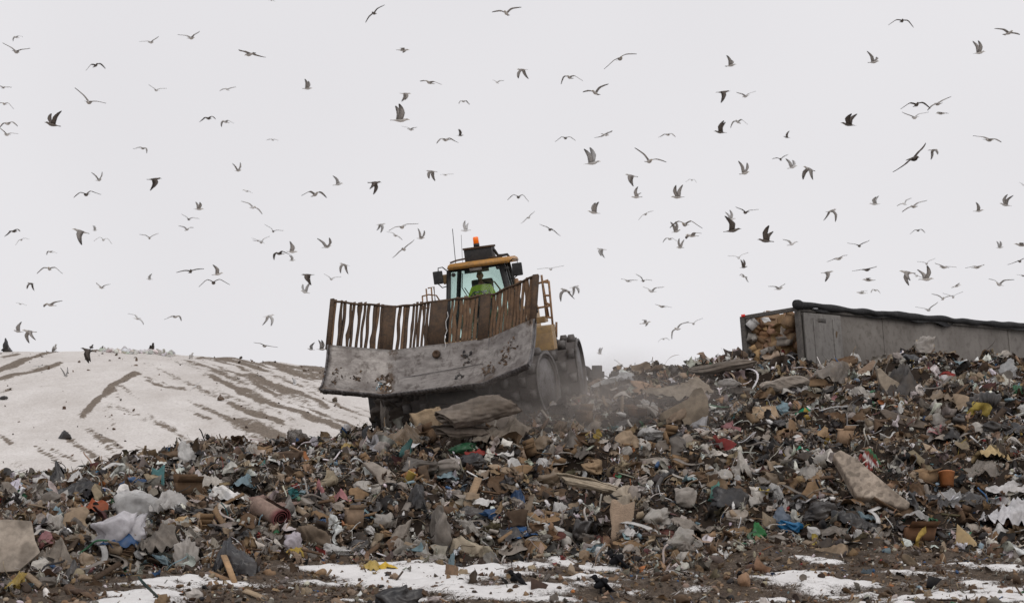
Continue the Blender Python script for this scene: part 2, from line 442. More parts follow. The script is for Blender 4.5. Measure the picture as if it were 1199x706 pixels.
# ---- the snow covered capped slope behind
h_px = [-700, -300, -60, 0, 60, 120, 180, 220, 300, 380, 430, 520, 640, 760, 900]
h_y = [430, 412, 407, 406, 404, 405, 408, 415, 421, 429, 438, 455, 480, 505, 540]
YH = 140.0
def hill_z(X, Y):
    a = X / Y
    yc = np.interp(a, A(h_px), h_y)
    zc = CAMZ + (600 - yc) / FPX * YH * 1.0
    t = np.clip((Y - 84) / (YH - 84), 0, 1)
    s = t + .06 * np.sin(np.pi * t)
    z = .6 + (zc - .6) * s
    z = np.where(Y > YH, zc - .16 * (Y - YH), z)
    V3 = np.stack([X, Y, np.zeros_like(X)], 1)
    z = z + .08 * NZ[12](V3, .3) + .025 * NZ[13](V3, 1.1) + .025 * NZ[14](V3, 3.2) * sstep(-90, 90, X * 0)
    return z
STROKES = [  # image polylines of bare earth on the slope: points, half width, strength
    ([(160, 436), (139, 447), (117, 464), (103, 478), (93, 488)], 5.0, 1.0), ([(160, 436), (166, 437)], 2, .7),
    ([(93, 488), (114, 510), (147, 523)], 3.2, .5), ([(125, 474), (165, 488), (206, 502)], 7, .5), ([(139, 448), (160, 465)], 4, .5), ([(135, 452), (140, 470)], 3, .6),
    ([(0, 434), (30, 424), (52, 414), (80, 408), (121, 408)], 4.2, 1.0), ([(22, 407), (66, 404), (95, 405)], 2.6, .9), ([(0, 447), (37, 437), (75, 426)], 3, .7), ([(0, 416), (20, 413)], 2, .6), ([(0, 460), (14, 455)], 2, .5),
    ([(138, 410), (172, 412)], 3, .55), ([(235, 418), (262, 425), (294, 435), (352, 462)], 2.6, .62), ([(257, 419), (320, 437), (374, 459)], 3, .6), ([(286, 421), (340, 432), (378, 444)], 3, .65),
    ([(316, 424), (350, 430), (380, 440)], 3.4, .7), ([(250, 441), (294, 458)], 2.6, .55), ([(271, 474), (300, 483), (330, 495)], 3.2, .6), ([(280, 458), (310, 470)], 2.4, .5), ([(300, 448), (345, 470), (378, 486)], 2.6, .5),
    ([(330, 455), (380, 476)], 2.2, .5), ([(230, 419), (265, 419), (320, 423), (378, 431)], 1.6, .7), ([(170, 440), (200, 452)], 2, .4), ([(172, 446), (190, 452), (215, 457)], 2.2, .55), ([(40, 521), (60, 534), (70, 542)], 3.2, .7), ([(73, 509), (95, 522), (115, 536)], 3.4, .62),
    ([(60, 523), (90, 540)], 2.6, .6), ([(0, 512), (9, 518)], 4, .7), ([(95, 500), (125, 520), (135, 530)], 2.6, .5), ([(120, 478), (130, 500)], 3, .5), ([(230, 485), (250, 490)], 2, .5), ([(200, 500), (225, 520)], 2.6, .45)]
def strokes(px, py):
    s = np.zeros_like(px)
    for pts, wd, k in STROKES:
        for (x0, y0), (x1, y1) in zip(pts[:-1], pts[1:]):
            dx, dy = x1 - x0, y1 - y0; L = dx * dx + dy * dy + 1e-6
            t = np.clip(((px - x0) * dx + (py - y0) * dy) / L, 0, 1)
            dd = np.hypot(px - x0 - t * dx, py - y0 - t * dy)
            s = np.maximum(s, k * sstep(1.25 * wd, .2 * wd, dd))
    return s
xs = np.arange(-36, 16, .16); ys = np.concatenate([np.arange(84, 144, .3), np.arange(144, 230, 4)])
Xh, Yh = np.meshgrid(xs, ys); Xh = Xh.ravel(); Yh = Yh.ravel(); Zh = hill_z(Xh, Yh)
px, py = proj(Xh, Yh, Zh)
V3 = np.stack([Xh, Yh * .45, np.zeros_like(Xh)], 1)
so_ = strokes(px + 2.2 * NZ[15](V3, 1.3), py + 1.2 * NZ[16](V3, 1.3))
_ac = (Xh * 11 + Yh * 3.9) / 11.67; _al = (Yh * 11 - Xh * 3.9) / 11.67
_tr = NZ[21](np.stack([_ac * 1.7, _al * .09, 0 * _ac], 1), 2.4) + .8 * NZ[22](np.stack([_ac * 4.2, _al * .2, 0 * _ac], 1), 2.4)
so_ = so_ + .2 * sstep(170, 320, px) + .07 * NZ[17](V3, .8) + (.05 + .17 * sstep(120, 300, px)) * _tr + .10 + .2 * sstep(14, 2, py - np.interp(Xh / Yh, A(h_px), h_y)) * (px < 125) + .14 * sstep(16, 2, py - np.interp(Xh / Yh, A(h_px), h_y)) * (px > 215)
Zh = Zh + .05 * np.clip(so_, 0, 1) * NZ[18](V3, 3.5) * (Yh < 145)
m, nt, b = base_mat('snow_slope')
at = N(nt, 'ShaderNodeAttribute', attribute_name='Earth')
n1 = noise_node(nt, .5, 6, .7, stretch=(1, .4, 1)); n2 = noise_node(nt, 3.2, 6, .75, stretch=(1, .35, 1)); n3 = noise_node(nt, 12, 4, .7, stretch=(1, .4, 1))
snow = ramp(nt, n1.outputs[0], [(.3, (.54, .5, .465)), (.7, (.72, .685, .655))])
fl = ramp(nt, n3.outputs[0], [(.3, (.8, .79, .78)), (.6, (1, 1, 1))]); snow = mix(nt, 1.0, snow.outputs[0], fl.outputs[0], 'MULTIPLY')
earth = ramp(nt, n3.outputs[0], [(.3, (.085, .065, .048)), (.7, (.22, .175, .135))])
a1 = N(nt, 'ShaderNodeMath', operation='MULTIPLY_ADD'); a1.inputs[1].default_value = 1.7; a1.inputs[2].default_value = -.85; nt.links.new(n2.outputs[0], a1.inputs[0])
a2 = N(nt, 'ShaderNodeMath', operation='ADD'); nt.links.new(a1.outputs[0], a2.inputs[0]); nt.links.new(at.outputs['Fac'], a2.inputs[1])
a3 = N(nt, 'ShaderNodeMath', operation='MULTIPLY_ADD'); a3.inputs[1].default_value = .5; a3.inputs[2].default_value = -.25; nt.links.new(n3.outputs[0], a3.inputs[0])
a4 = N(nt, 'ShaderNodeMath', operation='ADD'); nt.links.new(a2.outputs[0], a4.inputs[0]); nt.links.new(a3.outputs[0], a4.inputs[1])
fe = ramp(nt, a4.outputs[0], [(.36, (0, 0, 0)), (.58, (.95, .95, .95))])
nt.links.new(mix(nt, fe.outputs[0], snow, earth.outputs[0]), b.inputs['Base Color']); b.inputs['Roughness'].default_value = .95; b.inputs['Specular IOR Level'].default_value = .15
bump(nt, b, n3.outputs[0], .35, .05); M['slope'] = m
tag(mesh_obj('hill', np.stack([Xh, Yh, Zh], 1), [grid_faces(len(xs), len(ys))], m, smooth=True, attrs={'Earth': so_}), kind='structure')

# ------------------------------------------------------------------ palettes
C = dict(white=(.68, .665, .645), offwhite=(.5, .465, .42), grey=(.19, .172, .155), palegrey=(.36, .33, .3), beige=(.35, .275, .2), tan=(.29, .195, .115), brown=(.13, .082, .05), darkbrown=(.058, .039, .027),
         black=(.015, .015, .017), charcoal=(.042, .04, .041), blue=(.035, .12, .3), lightblue=(.24, .36, .43), teal=(.03, .15, .165), red=(.28, .04, .038), pink=(.42, .2, .22), green=(.04, .18, .09),
         yellow=(.44, .31, .07), orange=(.42, .16, .055), maroon=(.1, .032, .032), olive=(.115, .105, .06))
for _k in C:
    if _k not in ('white', 'offwhite', 'yellow', 'black'): C[_k] = tuple(x * f for x, f in zip(C[_k], (.86, .82, .78)))
def pick(weights, g):
    k = list(weights); p = np.array([weights[x] for x in k], float)
    return k[g.choice(len(k), p=p / p.sum())]

# ------------------------------------------------------------------ uncounted small litter
def tri(F):
    out = []
    for f in F:
        f = list(f)
        for i in range(1, len(f) - 1): out.append((f[0], f[i], f[i + 1]))
    return np.array(out)
def gridpatch(nx, ny): 
    u, v = np.meshgrid(np.linspace(-.5, .5, nx), np.linspace(-.5, .5, ny))
    return u.ravel(), v.ravel(), grid_faces(nx, ny)
def litter_templates(g):
    T = {'wad': [], 'scrap': [], 'clump': [], 'stick': [], 'strip': [], 'chip': []}
    for i in range(24):        # soft crumpled bits of cloth and film
        n = Noise(870 + i); u, v, F = gridpatch(11, 9); q = np.stack([u * 2, v * 2, 0 * u], 1); th = g.uniform(-1.5, 1.5); k = g.uniform(8, 14); s_ = u * math.cos(th) + v * math.sin(th)
        e = 1 + .4 * n(np.stack([np.arctan2(v, u) * 1.2, 0 * u, 0 * u], 1), 2); asp = g.uniform(.4, .9)
        z = .3 * np.exp(-(u * u + v * v) * 7) + .17 * (1 - np.abs(np.sin(k * s_ + 1.5 * n(q, 1.4)))) + .2 * (ridge(n, q, 3) - .5)
        V = np.stack([u * e, v * e * asp, z], 1) + .07 * np.stack([n(q, 5), n(q + 5, 5), n(q - 5, 5)], 1); T['wad'].append((V, tri(F)))
    for i in range(26):
        n = Noise(900 + i)
        u, v, F = gridpatch(6, 5)
        V = np.stack([u, v * g.uniform(.4, 1), 0 * u], 1)
        rr = 1 + .35 * n(V, 7); V = V * rr[:, None]
        V[:, 2] = .22 * (ridge(n, V, 5) - .6) + .25 * n(V, 3)
        T['scrap'].append((V, tri(F)))
    for i in range(22):
        n = Noise(930 + i); V, F = ico(2 if i % 2 else 3)
        r = 1 + .25 * n(V, 1.8) + .3 * (ridge(n, V, 3.5) - .5) + .16 * (ridge(n, V, 8) - .5)
        V = V * r[:, None] * np.array([.5, .35 * g.uniform(.7, 1.2), .26 * g.uniform(.6, 1.3)])
        T['clump'].append((V, F))
    for i in range(10):
        k = g.uniform(.05, .14); h = g.uniform(.02, .07)
        mb = MB().box((-.5, -k / 2, -h / 2), (.5, k / 2, h / 2)); V = np.concatenate(mb.V)
        V[[1, 2, 5, 6], 0] += g.uniform(-.06, .06, 4); T['stick'].append((V, tri(mb.F)))
    for i in range(14):
        n = Noise(960 + i); t = np.linspace(-.5, .5, 13)
        p = np.stack([t * 1.9, .22 * n(np.stack([t, 0 * t, 0 * t], 1), 6), .16 * n(np.stack([0 * t, t, 0 * t], 1), 7)], 1)
        V, F = tube(p, .02, flat=(g.uniform(.025, .13), .006)); T['strip'].append((V, tri(F)))
    for i in range(12):
        u, v, F = gridpatch(3, 3); k = g.uniform(.4, 1)
        V = np.stack([u, v * k, .15 * g.uniform(-1, 1) * u * u * 4 + .1 * g.uniform(-1, 1) * np.abs(v)], 1); V[:, :2] += g.uniform(-.09, .09, (9, 2))
        V2 = V.copy(); V2[:, 2] -= .03; F2 = F[:, ::-1] + 9
        rim = [0, 1, 2, 5, 8, 7, 6, 3]; sd = [(rim[j], rim[j] + 9, rim[(j + 1) % 8] + 9, rim[(j + 1) % 8]) for j in range(8)]
        T['chip'].append((np.concatenate([V, V2]), np.concatenate([tri(F), tri(F2), tri(sd)])))
    return T
PAL = dict(white=15, offwhite=20, palegrey=14, grey=10, beige=19, tan=15, brown=14, darkbrown=10, charcoal=7, black=12, blue=.8, lightblue=1.4, teal=.4, red=.8, pink=.5, green=.5, yellow=.6, orange=.6, maroon=.7, olive=1.5)
def rand_rot(n, g, flat=.6):
    q = g.normal(size=(n, 4)); q[:, 1:3] *= flat; q /= np.linalg.norm(q, axis=1)[:, None]
    w_, x, y, z = q.T
    return np.stack([1 - 2 * (y * y + z * z), 2 * (x * y - z * w_), 2 * (x * z + y * w_), 2 * (x * y + z * w_), 1 - 2 * (x * x + z * z), 2 * (y * z - x * w_), 2 * (x * z - y * w_), 2 * (y * z + x * w_), 1 - 2 * (x * x + y * y)], 1).reshape(n, 3, 3)
def scatter(name, T, pos, size, kinds, pal, g, mat, sink=.1, flat=.6):
    keys = list(kinds); pk = np.array([kinds[k] for k in keys], float); pk /= pk.sum()
    which = g.choice(len(keys), len(pos), p=pk)
    Vs, Fs, Cs, off = [], [], [], 0
    names = list(pal); pp = np.array([pal[c] for c in names], float); pp /= pp.sum()
    cols = np.array([C[c] for c in names])[g.choice(len(names), len(pos), p=pp)]
    cols = cols * g.uniform(.65, 1.2, (len(pos), 1)) * (1 + g.normal(0, .04, (len(pos), 3)))
    for ki, k in enumerate(keys):
        ids = np.nonzero(which == ki)[0]; tid = g.integers(0, len(T[k]), len(ids))
        for ti, (tv, tf) in enumerate(T[k]):
            s = ids[tid == ti]
            if not len(s): continue
            Rm = rand_rot(len(s), g, flat if k != 'clump' else 1)
            V = np.einsum('nij,vj->nvi', Rm, tv) * size[s][:, None, None] + pos[s][:, None, :]
            V[:, :, 2] += (size[s] * sink)[:, None]
            Vs.append(V.reshape(-1, 3)); Fs.append((tf[None] + (np.arange(len(s)) * len(tv))[:, None, None]).reshape(-1, 3) + off)
            Cs.append(np.repeat(cols[s], len(tv), 0)); off += len(s) * len(tv)
    return mesh_obj(name, np.concatenate(Vs), [np.concatenate(Fs)], mat, col=np.clip(np.concatenate(Cs), .005, .9))
g = np.random.default_rng(21)
T = litter_templates(g)
def sample_heap(n, lo=-.6, hi=3.5):
    out = []
    while sum(map(len, out)) < n:
        X = g.uniform(-14.5, 17.5, n); Y = g.uniform(57, 87, n)
        Yf, Yc, _ = heap(X, Y); px, _ = proj(X, Y, Y * 0 + 3)
        k = (Y > Yf + lo + .5 * NZ[19](np.stack([X, Y, 0 * X], 1), .9)) & (Y < Yc + hi) & (px > -70) & (px < 1270)
        out.append(np.stack([X[k], Y[k]], 1))
    p = np.concatenate(out)[:n]
    return np.column_stack([p, H(p[:, 0], p[:, 1])])
pos = sample_heap(42000); size = np.clip(g.lognormal(math.log(.14), .52, len(pos)), .05, .42)
pos[:, 2] += np.where(g.random(len(pos)) < .22, g.uniform(0, .12, len(pos)), 0)
tag(scatter('litter', T, pos, size, dict(wad=42, scrap=8, clump=4, stick=15, strip=42, chip=3), PAL, g, M['litter'], .12, 1.25), kind='stuff', label='small shredded mixed litter covering the whole waste heap')
pos = sample_heap(34000, -.3); size = np.clip(g.lognormal(math.log(.08), .4, len(pos)), .03, .16)
pos[:, 2] += np.where(g.random(len(pos)) < .2, g.uniform(0, .08, len(pos)), 0)
tag(scatter('litter_crumbs', T, pos, size, dict(wad=22, scrap=22, clump=10, stick=30, strip=20, chip=8), dict(white=5, offwhite=6, palegrey=4, grey=7, beige=9, tan=14, brown=24, darkbrown=26, charcoal=10, black=12, blue=.5, lightblue=.6, red=.5, green=.3, orange=.5, maroon=.6), g, M['litter'], .3, 1.2), kind='stuff', label='tiny torn crumbs of litter between the larger waste')  # mostly dark colours, which also paint the gaps between larger pieces as shaded
# wood crumbs, clods and scraps on the soil in front
n = 24000; X = g.uniform(-13, 15, n); Y = g.uniform(55, 66, n); Yf, _, _ = heap(X, Y); Z = H(X, Y); s_ = snow_of(X, Y, Z)
k = (Y < Yf + .4) & (g.random(n) < np.where(s_ > .5, .36, .9)); pos = np.column_stack([X, Y, Z])[k]
size = np.clip(g.lognormal(math.log(.066), .6, len(pos)), .025, .36)
tag(scatter('soil_debris', T, pos, size, dict(scrap=14, clump=34, stick=42, strip=5, chip=16), dict(brown=22, darkbrown=26, tan=22, beige=12, grey=9, offwhite=4, white=2.5, black=4, blue=.8, red=.5, lightblue=.4, green=.3, orange=1), g, M['litter'], .15), kind='stuff', label='clods, wood crumbs and scraps on the soil at the heap foot')
# clods on the far slope
n = 1500; X = g.uniform(-26, 2, n); Y = g.uniform(95, 141, n); Z = hill_z(X, Y); q = np.stack(proj(X, Y, Z), 1)
k = g.random(n) < np.where(strokes(q[:, 0], q[:, 1]) > .3, .8, .16)
pos = np.column_stack([X, Y, Z])[k]; size = np.clip(g.lognormal(math.log(.09), .45, len(pos)), .04, .3)
tag(scatter('earth_clods', T, pos, size, dict(clump=10), dict(darkbrown=5, brown=5), g, M['litter'], .1), kind='stuff', label='earth clods strewn over the snowy slope')
# broken snow lumps along the ridge
n = 320; qx = g.uniform(118, 205, n); Y = g.uniform(137.5, 140.5, n); X = A(qx) * Y; Z = hill_z(X, Y)
tag(scatter('snow_rubble', T, np.column_stack([X, Y, Z]), np.clip(g.lognormal(math.log(.17), .4, n), .06, .4), dict(clump=10), dict(white=5, offwhite=1), g, M['bird'], .15), kind='stuff', label='broken lumps of snow along the hill crest')
# ------------------------------------------------------------------ the compactor (local frame: x to the picture's right, y to its rear, z up)
def LM(px, py, yl):
    """machine-frame point on the plane y = yl seen at a pixel"""
    d = P(px, py, 1.0) - np.array([0, 0, CAMZ]); o = np.array([0, 0, CAMZ]) - O_M
    dl, ol = RM.T @ d, RM.T @ o
    return ol + dl * (yl - ol[1]) / dl[1]
def XL(px, py, yl):
    q = LM(px, py, yl); return q
PIV = np.array([0, 1.9, 0.0])
REL2 = Matrix.Rotation(R(12), 3, 'Z'); R2 = np.array(REL2); RM2 = RM @ R2; O2 = O_M + RM @ (PIV - R2 @ PIV)
def LR(px, py, yl):
    """point of the steered rear frame on its plane y = yl seen at a pixel"""
    d = P(px, py, 1.0) - np.array([0, 0, CAMZ]); o = np.array([0, 0, CAMZ]) - O2
    dl, ol = RM2.T @ d, RM2.T @ o
    return ol + dl * (yl - ol[1]) / dl[1]
def rear(o):
    o.location = tuple(PIV - R2 @ PIV); o.rotation_euler = REL2.to_euler(); return o
mach = empty('landfill_compactor', tuple(O_M)); mach.rotation_euler = ROT_M.to_euler()
tag(mach, 'muddy landfill compactor with spiked steel wheels, tan cab and raised wide blade', 'compactor')

# ---- blade: its own frame, tipped back on the raised arms
YBM = -2.1
_b1, _b2 = LM(452, 464, YBM), LM(568, 448, YBM)
ZBM = (_b1[2] + _b2[2]) / 2
TILT = R(31)
REL_B = Matrix.Rotation(-TILT, 3, 'X'); RB = RM @ np.array(REL_B); OB = O_M + RM @ np.array([0, YBM, ZBM])
def LB(px, py, yl):
    d = P(px, py, 1.0) - np.array([0, 0, CAMZ]); o = np.array([0, 0, CAMZ]) - OB
    dl, ol = RB.T @ d, RB.T @ o
    return ol + dl * (yl - ol[1]) / dl[1]
def on_arms(o):
    o.location = (0, YBM, ZBM); o.rotation_euler = REL_B.to_euler(); return o
YB = 0.0
bl_px = dict(f1b=LB(450, 462, YB), f2b=LB(566, 449, YB), f1t=LB(453, 411.5, YB + .3), f2t=LB(571, 402.5, YB + .3), f1f=LB(453, 363, YB + .3), f2f=LB(571, 350, YB + .3))
x1, x2 = bl_px['f1b'][0], bl_px['f2b'][0]
zb = 0.0; zt = (bl_px['f1t'][2] + bl_px['f2t'][2]) / 2; zf_ = (bl_px['f1f'][2] + bl_px['f2f'][2]) / 2
print('blade', x1, x2, zt, zf_)
WA, WL = R(25), 1.5
plan = [np.array([x1 - WL * math.cos(WA), -WL * math.sin(WA)]), np.array([x1, 0]), np.array([x2, 0]), np.array([x2 + WL * math.cos(WA), -WL * math.sin(WA)])]
def plan_pts(n):
    seg = [0, 1, 2, 3]; out = []
    L = [WL, x2 - x1, WL]; cum = [0, L[0], L[0] + L[1], sum(L)]
    for s in np.linspace(0, cum[3], n):
        for i in range(3):
            if s <= cum[i + 1] + 1e-9:
                k = (s - cum[i]) / L[i]; out.append(plan[i] * (1 - k) + plan[i + 1] * k); break
    return np.array(out), np.linspace(0, cum[3], n), cum
hh = zt - zb
prof = [(-.07, zb), (.03, zb + .12), (.11, zb + .3 * hh), (.16, zb + .55 * hh), (.17, zb + .8 * hh), (.14, zt)]
def prof_at(k):
    zz = [p[1] for p in prof]; yy = [p[0] for p in prof]
    z = zb + k * hh; return np.interp(z, zz, yy), z
pp_, ss_, cum_ = plan_pts(61)
nv = 13
ks = np.linspace(0, 1, nv)
front, back = [], []
def plan_y0(x): return float(np.interp(x, [p[0] for p in pp_], [p[1] for p in pp_]))
nzb = Noise(55)
for i, q in enumerate(pp_):
    for k in ks:
        dy, z = prof_at(k)
        w3 = nzb(np.array([[q[0], z * 2, 0]]), 2.3)[0] * .008 + nzb(np.array([[q[0], z, 3]]), 6)[0] * .003
        front.append((q[0], YB + q[1] + dy + w3, z)); back.append((q[0], YB + q[1] + dy + .07, z))
nf = len(front); i_ = np.arange(61 * nv).reshape(61, nv)
fq = np.stack([i_[:-1, :-1], i_[1:, :-1], i_[1:, 1:], i_[:-1, 1:]], -1).reshape(-1, 4)
F = [tuple(r) for r in fq] + [tuple(r[::-1] + nf) for r in fq]
rimv = list(i_[:, 0]) + list(i_[-1, 1:]) + list(i_[-2::-1, -1]) + list(i_[0, -2:0:-1])
F += [(rimv[j], rimv[j] + nf, rimv[(j + 1) % len(rimv)] + nf, rimv[(j + 1) % len(rimv)]) for j in range(len(rimv))]
# blade steel: worn bright in the middle, earth caked along the folds, smears
m, nt, b = base_mat('blade_steel')
n1 = noise_node(nt, 1.4, 7, .7, stretch=(1, 1, 1.6)); n2 = noise_node(nt, 4.5, 7, .72, dist=.3); n3 = noise_node(nt, 22, 5, .7, stretch=(.16, 1, 1))
c = ramp(nt, n3.outputs[0], [(.3, (.2, .182, .168)), (.7, (.34, .312, .29))])
f1 = ramp(nt, n1.outputs[0], [(.44, (0, 0, 0)), (.64, (.8, .8, .8))]); f2 = ramp(nt, n2.outputs[0], [(.5, (0, 0, 0)), (.66, (.9, .9, .9))])
at = N(nt, 'ShaderNodeAttribute', attribute_name='Mud')
f3a = N(nt, 'ShaderNodeMath', operation='MULTIPLY_ADD'); f3a.inputs[1].default_value = 1.4; f3a.inputs[2].default_value = -.75; nt.links.new(n2.outputs[0], f3a.inputs[0])
f3b = N(nt, 'ShaderNodeMath', operation='ADD'); nt.links.new(f3a.outputs[0], f3b.inputs[0]); nt.links.new(at.outputs['Fac'], f3b.inputs[1])
f3 = ramp(nt, f3b.outputs[0], [(.35, (0, 0, 0)), (.6, (1, 1, 1))])
c = mix(nt, f1.outputs[0], c.outputs[0], (.115, .098, .09)); c = mix(nt, f2.outputs[0], c, (.075, .06, .052)); c = mix(nt, f3.outputs[0], c, (.105, .076, .056))
nt.links.new(c, b.inputs['Base Color']); b.inputs['Roughness'].default_value = .5; b.inputs['Specular IOR Level'].default_value = .4; b.inputs['Metallic'].default_value = .55
bump(nt, b, n2.outputs[0], .18, .02); M['bladesteel'] = m
mud = []
for i, q in enumerate(pp_):
    for k in ks:
        mm = .8 * math.exp(-((ss_[i] - cum_[1] - .05) / .16) ** 2) * (1.1 - .7 * k) + .5 * math.exp(-((ss_[i] - cum_[2] - .1) / .3) ** 2) * (.9 - .5 * k) + .32 * math.exp(-((k - 1) / .12) ** 2) + .35 * math.exp(-(ss_[i] / .12) ** 2) + (.4 * math.exp(-((ss_[i] - .95) / .3) ** 2 - ((k - .22) / .12) ** 2))
        mm += .3 * math.exp(-(k / .16) ** 2)
        mm += .45 * sstep(cum_[2] + .5, cum_[2] + 1.5, ss_[i]) * (.4 + .6 * k)
        mud.append(mm)
blade = on_arms(mesh_obj('blade', front + back, F, M['bladesteel'], mach, smooth=False, attrs={'Mud': np.array(mud + [0] * nf)}))
# cutting edge with worn teeth
mb = MB()
for i in range(60):
    a, c_ = pp_[i], pp_[i + 1]
    y0, y1 = YB + a[1] - .095, YB + c_[1] - .095
    tz = .022 if i % 5 else .034
    V = [(a[0], y0, zb - tz), (c_[0], y1, zb - tz), (c_[0], y1 + .2, zb - tz - .02), (a[0], y0 + .2, zb - tz - .02), (a[0], y0, zb - .005), (c_[0], y1, zb - .005), (c_[0], y1 + .2, zb + .05), (a[0], y0 + .2, zb + .05)]
    mb.add(V, [(0, 3, 2, 1), (4, 5, 6, 7), (0, 1, 5, 4), (1, 2, 6, 5), (2, 3, 7, 6), (3, 0, 4, 7)])
mb.obj('cutting_edge', M['edge'], blade)
# end plates
for s, q in ((-1, plan[0]), (1, plan[3])):
    mb = MB(); pr = [prof_at(k) for k in np.linspace(0, 1, 9)]
    o_ = [(q[0] + s * .005, YB + q[1] + dy - .012, z) for dy, z in pr] + [(q[0] + s * .005, YB + q[1] + dy + .12, z) for dy, z in pr[::-1]]
    n_ = len(o_); V = o_ + [(x + s * .045, y, z) for x, y, z in o_]
    mb.add(V, [tuple(range(n_)), tuple(range(2 * n_ - 1, n_ - 1, -1))] + [(j, (j + 1) % n_, (j + 1) % n_ + n_, j + n_) for j in range(n_)])
    mb.obj('end_plate', M['edge'], blade)
# weld seams down the two folds and along the lower third
for xw in (x1, x2):
    V, F = tube([(xw, YB + prof_at(k)[0] - .004, prof_at(k)[1]) for k in np.linspace(.06, 1, 12)], .012, 6); mesh_obj('weld_seam', V, F, M['edge'], blade)
V, F = tube([(x, YB + prof_at(.36)[0] + plan_y0(x) + .004, prof_at(.36 + .12 * (x - x1) / (x2 - x1))[1]) for x in np.linspace(x1 + .25, x2 - .1, 14)], .007, 5); mesh_obj('scratch_seam', V, F, M['edge'], blade)
# stiffener ribs and lift eye
for x in (x1 + .45, x2 - .45):
    MB().box((x - .05, YB + .36, zb + .1), (x + .05, YB + .62, zt - .1)).obj('stiffener', M['dark'], blade)
q = LB(512, 416, YB + .2)
V, F_ = lathe([(.0, -.1), (.15, -.1), (.17, -.05), (.15, .0), (.09, .02), (.07, -.04), (0, -.04)], 16, 'y')
mesh_obj('lift_eye', V * [.62, -.7, .62] + [q[0], YB + .10, q[2]], [f[::-1] for f in F_], M['rust'], blade, smooth=True)
# clods and scraps stuck to the blade
g = np.random.default_rng(5)
T5 = litter_templates(g)
def on_blade(px, py):
    q = LB(px, py, YB); s = np.interp(q[0], [p[0] for p in pp_], ss_); pl = np.array([q[0], np.interp(q[0], [p[0] for p in pp_], [p[1] for p in pp_])])
    k = (q[2] - zb) / hh; dy, z = prof_at(min(max(k, 0), 1)); return np.array([q[0], YB + pl[1] + dy - .02, z])
pts, sz, cl = [], [], []
for (px, py, r, nn, cs) in [(452, 446, 8, 16, ('brown', 'darkbrown')), (424, 446, 7, 8, ('darkbrown', 'brown')), (540, 419, 6, 6, ('black', 'darkbrown')), (545, 413, 5, 5, ('black',)), (536, 437, 6, 6, ('black', 'charcoal')), (570, 432, 9, 12, ('brown', 'darkbrown')), (600, 410, 9, 8, ('darkbrown', 'brown')), (452, 452, 6, 3, ('offwhite', 'tan')), (453, 453, 5, 3, ('blue', 'white')), (444, 452, 4, 3, ('white', 'lightblue')), (590, 425, 12, 10, ('brown', 'darkbrown')), (400, 448, 14, 8, ('darkbrown', 'brown'))]:
    for _ in range(nn * 2):
        pts.append(on_blade(px + g.normal() * r * .5, py + g.normal() * r * .5)); sz.append(g.uniform(.03, .11)); cl.append(C[cs[g.integers(len(cs))]])
Vs, Fs, Cs, off = [], [], [], 0
for p_, s_, c_ in zip(pts, sz, cl):
    v, f = T5['wad' if g.random() < .5 else 'clump'][g.integers(22)]; v = v @ rand_rot(1, g, 1)[0].T * s_ * [1, .35, 1] + p_
    Vs.append(v); Fs.append(f + off); Cs.append(np.tile(c_, (len(v), 1))); off += len(v)
o = mesh_obj('clinging_dirt', np.concatenate(Vs), [np.concatenate(Fs)], M['litter'], blade, col=np.concatenate(Cs)); o['kind'] = 'stuff'

# ---- trash screen: bent flat bars, three solid plates, a top rail
def plan_y(x): return np.interp(x, [p[0] for p in pp_], [p[1] for p in pp_])
y_s = YB + .17
rail_pts = np.array([(x, y_s + plan_y(x), zf_ + .015 * math.sin(9 * x)) for x in np.linspace(plan[0][0] - .08, plan[3][0], 50)])
screen = on_arms(MB().tube(rail_pts, .028, 8).obj('trash_screen', M['rust'], mach, smooth=True))
g = np.random.default_rng(12)
plates_px = [(449.7, 462.8), (502, 522.5), (560, 573)]
plates = [(LB(a, 385, y_s)[0], LB(c, 375, y_s)[0]) for a, c in plates_px]
n_bars = 50
for i in range(n_bars):
    x = plan[0][0] + .04 + (plan[3][0] - plan[0][0] - .13) * i / (n_bars - 1) + g.uniform(-.025, .025)
    if any(a - .03 < x < c + .03 for a, c in plates): continue
    nz_ = 12; zz = np.linspace(zt - .03, zf_ + .03 + g.uniform(-.02, .05), nz_)
    w_ = g.uniform(.058, .08) if x < x1 else g.uniform(.055, .085)
    amp = g.uniform(.002, .024); ph = g.uniform(0, 6.28); fx = g.uniform(2, 6)
    off_ = amp * np.sin(fx * (zz - zt) + ph) * np.sin(np.pi * np.clip((zz - zt) / (zf_ - zt), 0, 1))
    path = np.stack([x + off_, y_s + plan_y(x) + .5 * off_ + .03, zz], 1)
    V, F = tube(path, .03, flat=(1, .024), up=(0, 1, 0))
    V = V.reshape(nz_, 4, 3); ctr_ = V.mean(1, keepdims=True)
    wv = w_ * np.ones(nz_)
    if g.random() < .5:      # dirt and rag packed on a stretch of the bar
        k0 = g.uniform(.15, .85) * nz_; wv = wv * (1 + g.uniform(.3, 1.1) * np.exp(-((np.arange(nz_) - k0) / g.uniform(.8, 2.2)) ** 2))
    V = ctr_ + (V - ctr_) * np.stack([wv, np.ones(nz_), np.ones(nz_)], 1)[:, None, :]
    mesh_obj('screen_bar', V.reshape(-1, 3), F, M['rustlight' if x > -.1 or g.random() < .15 else 'rust'], screen)
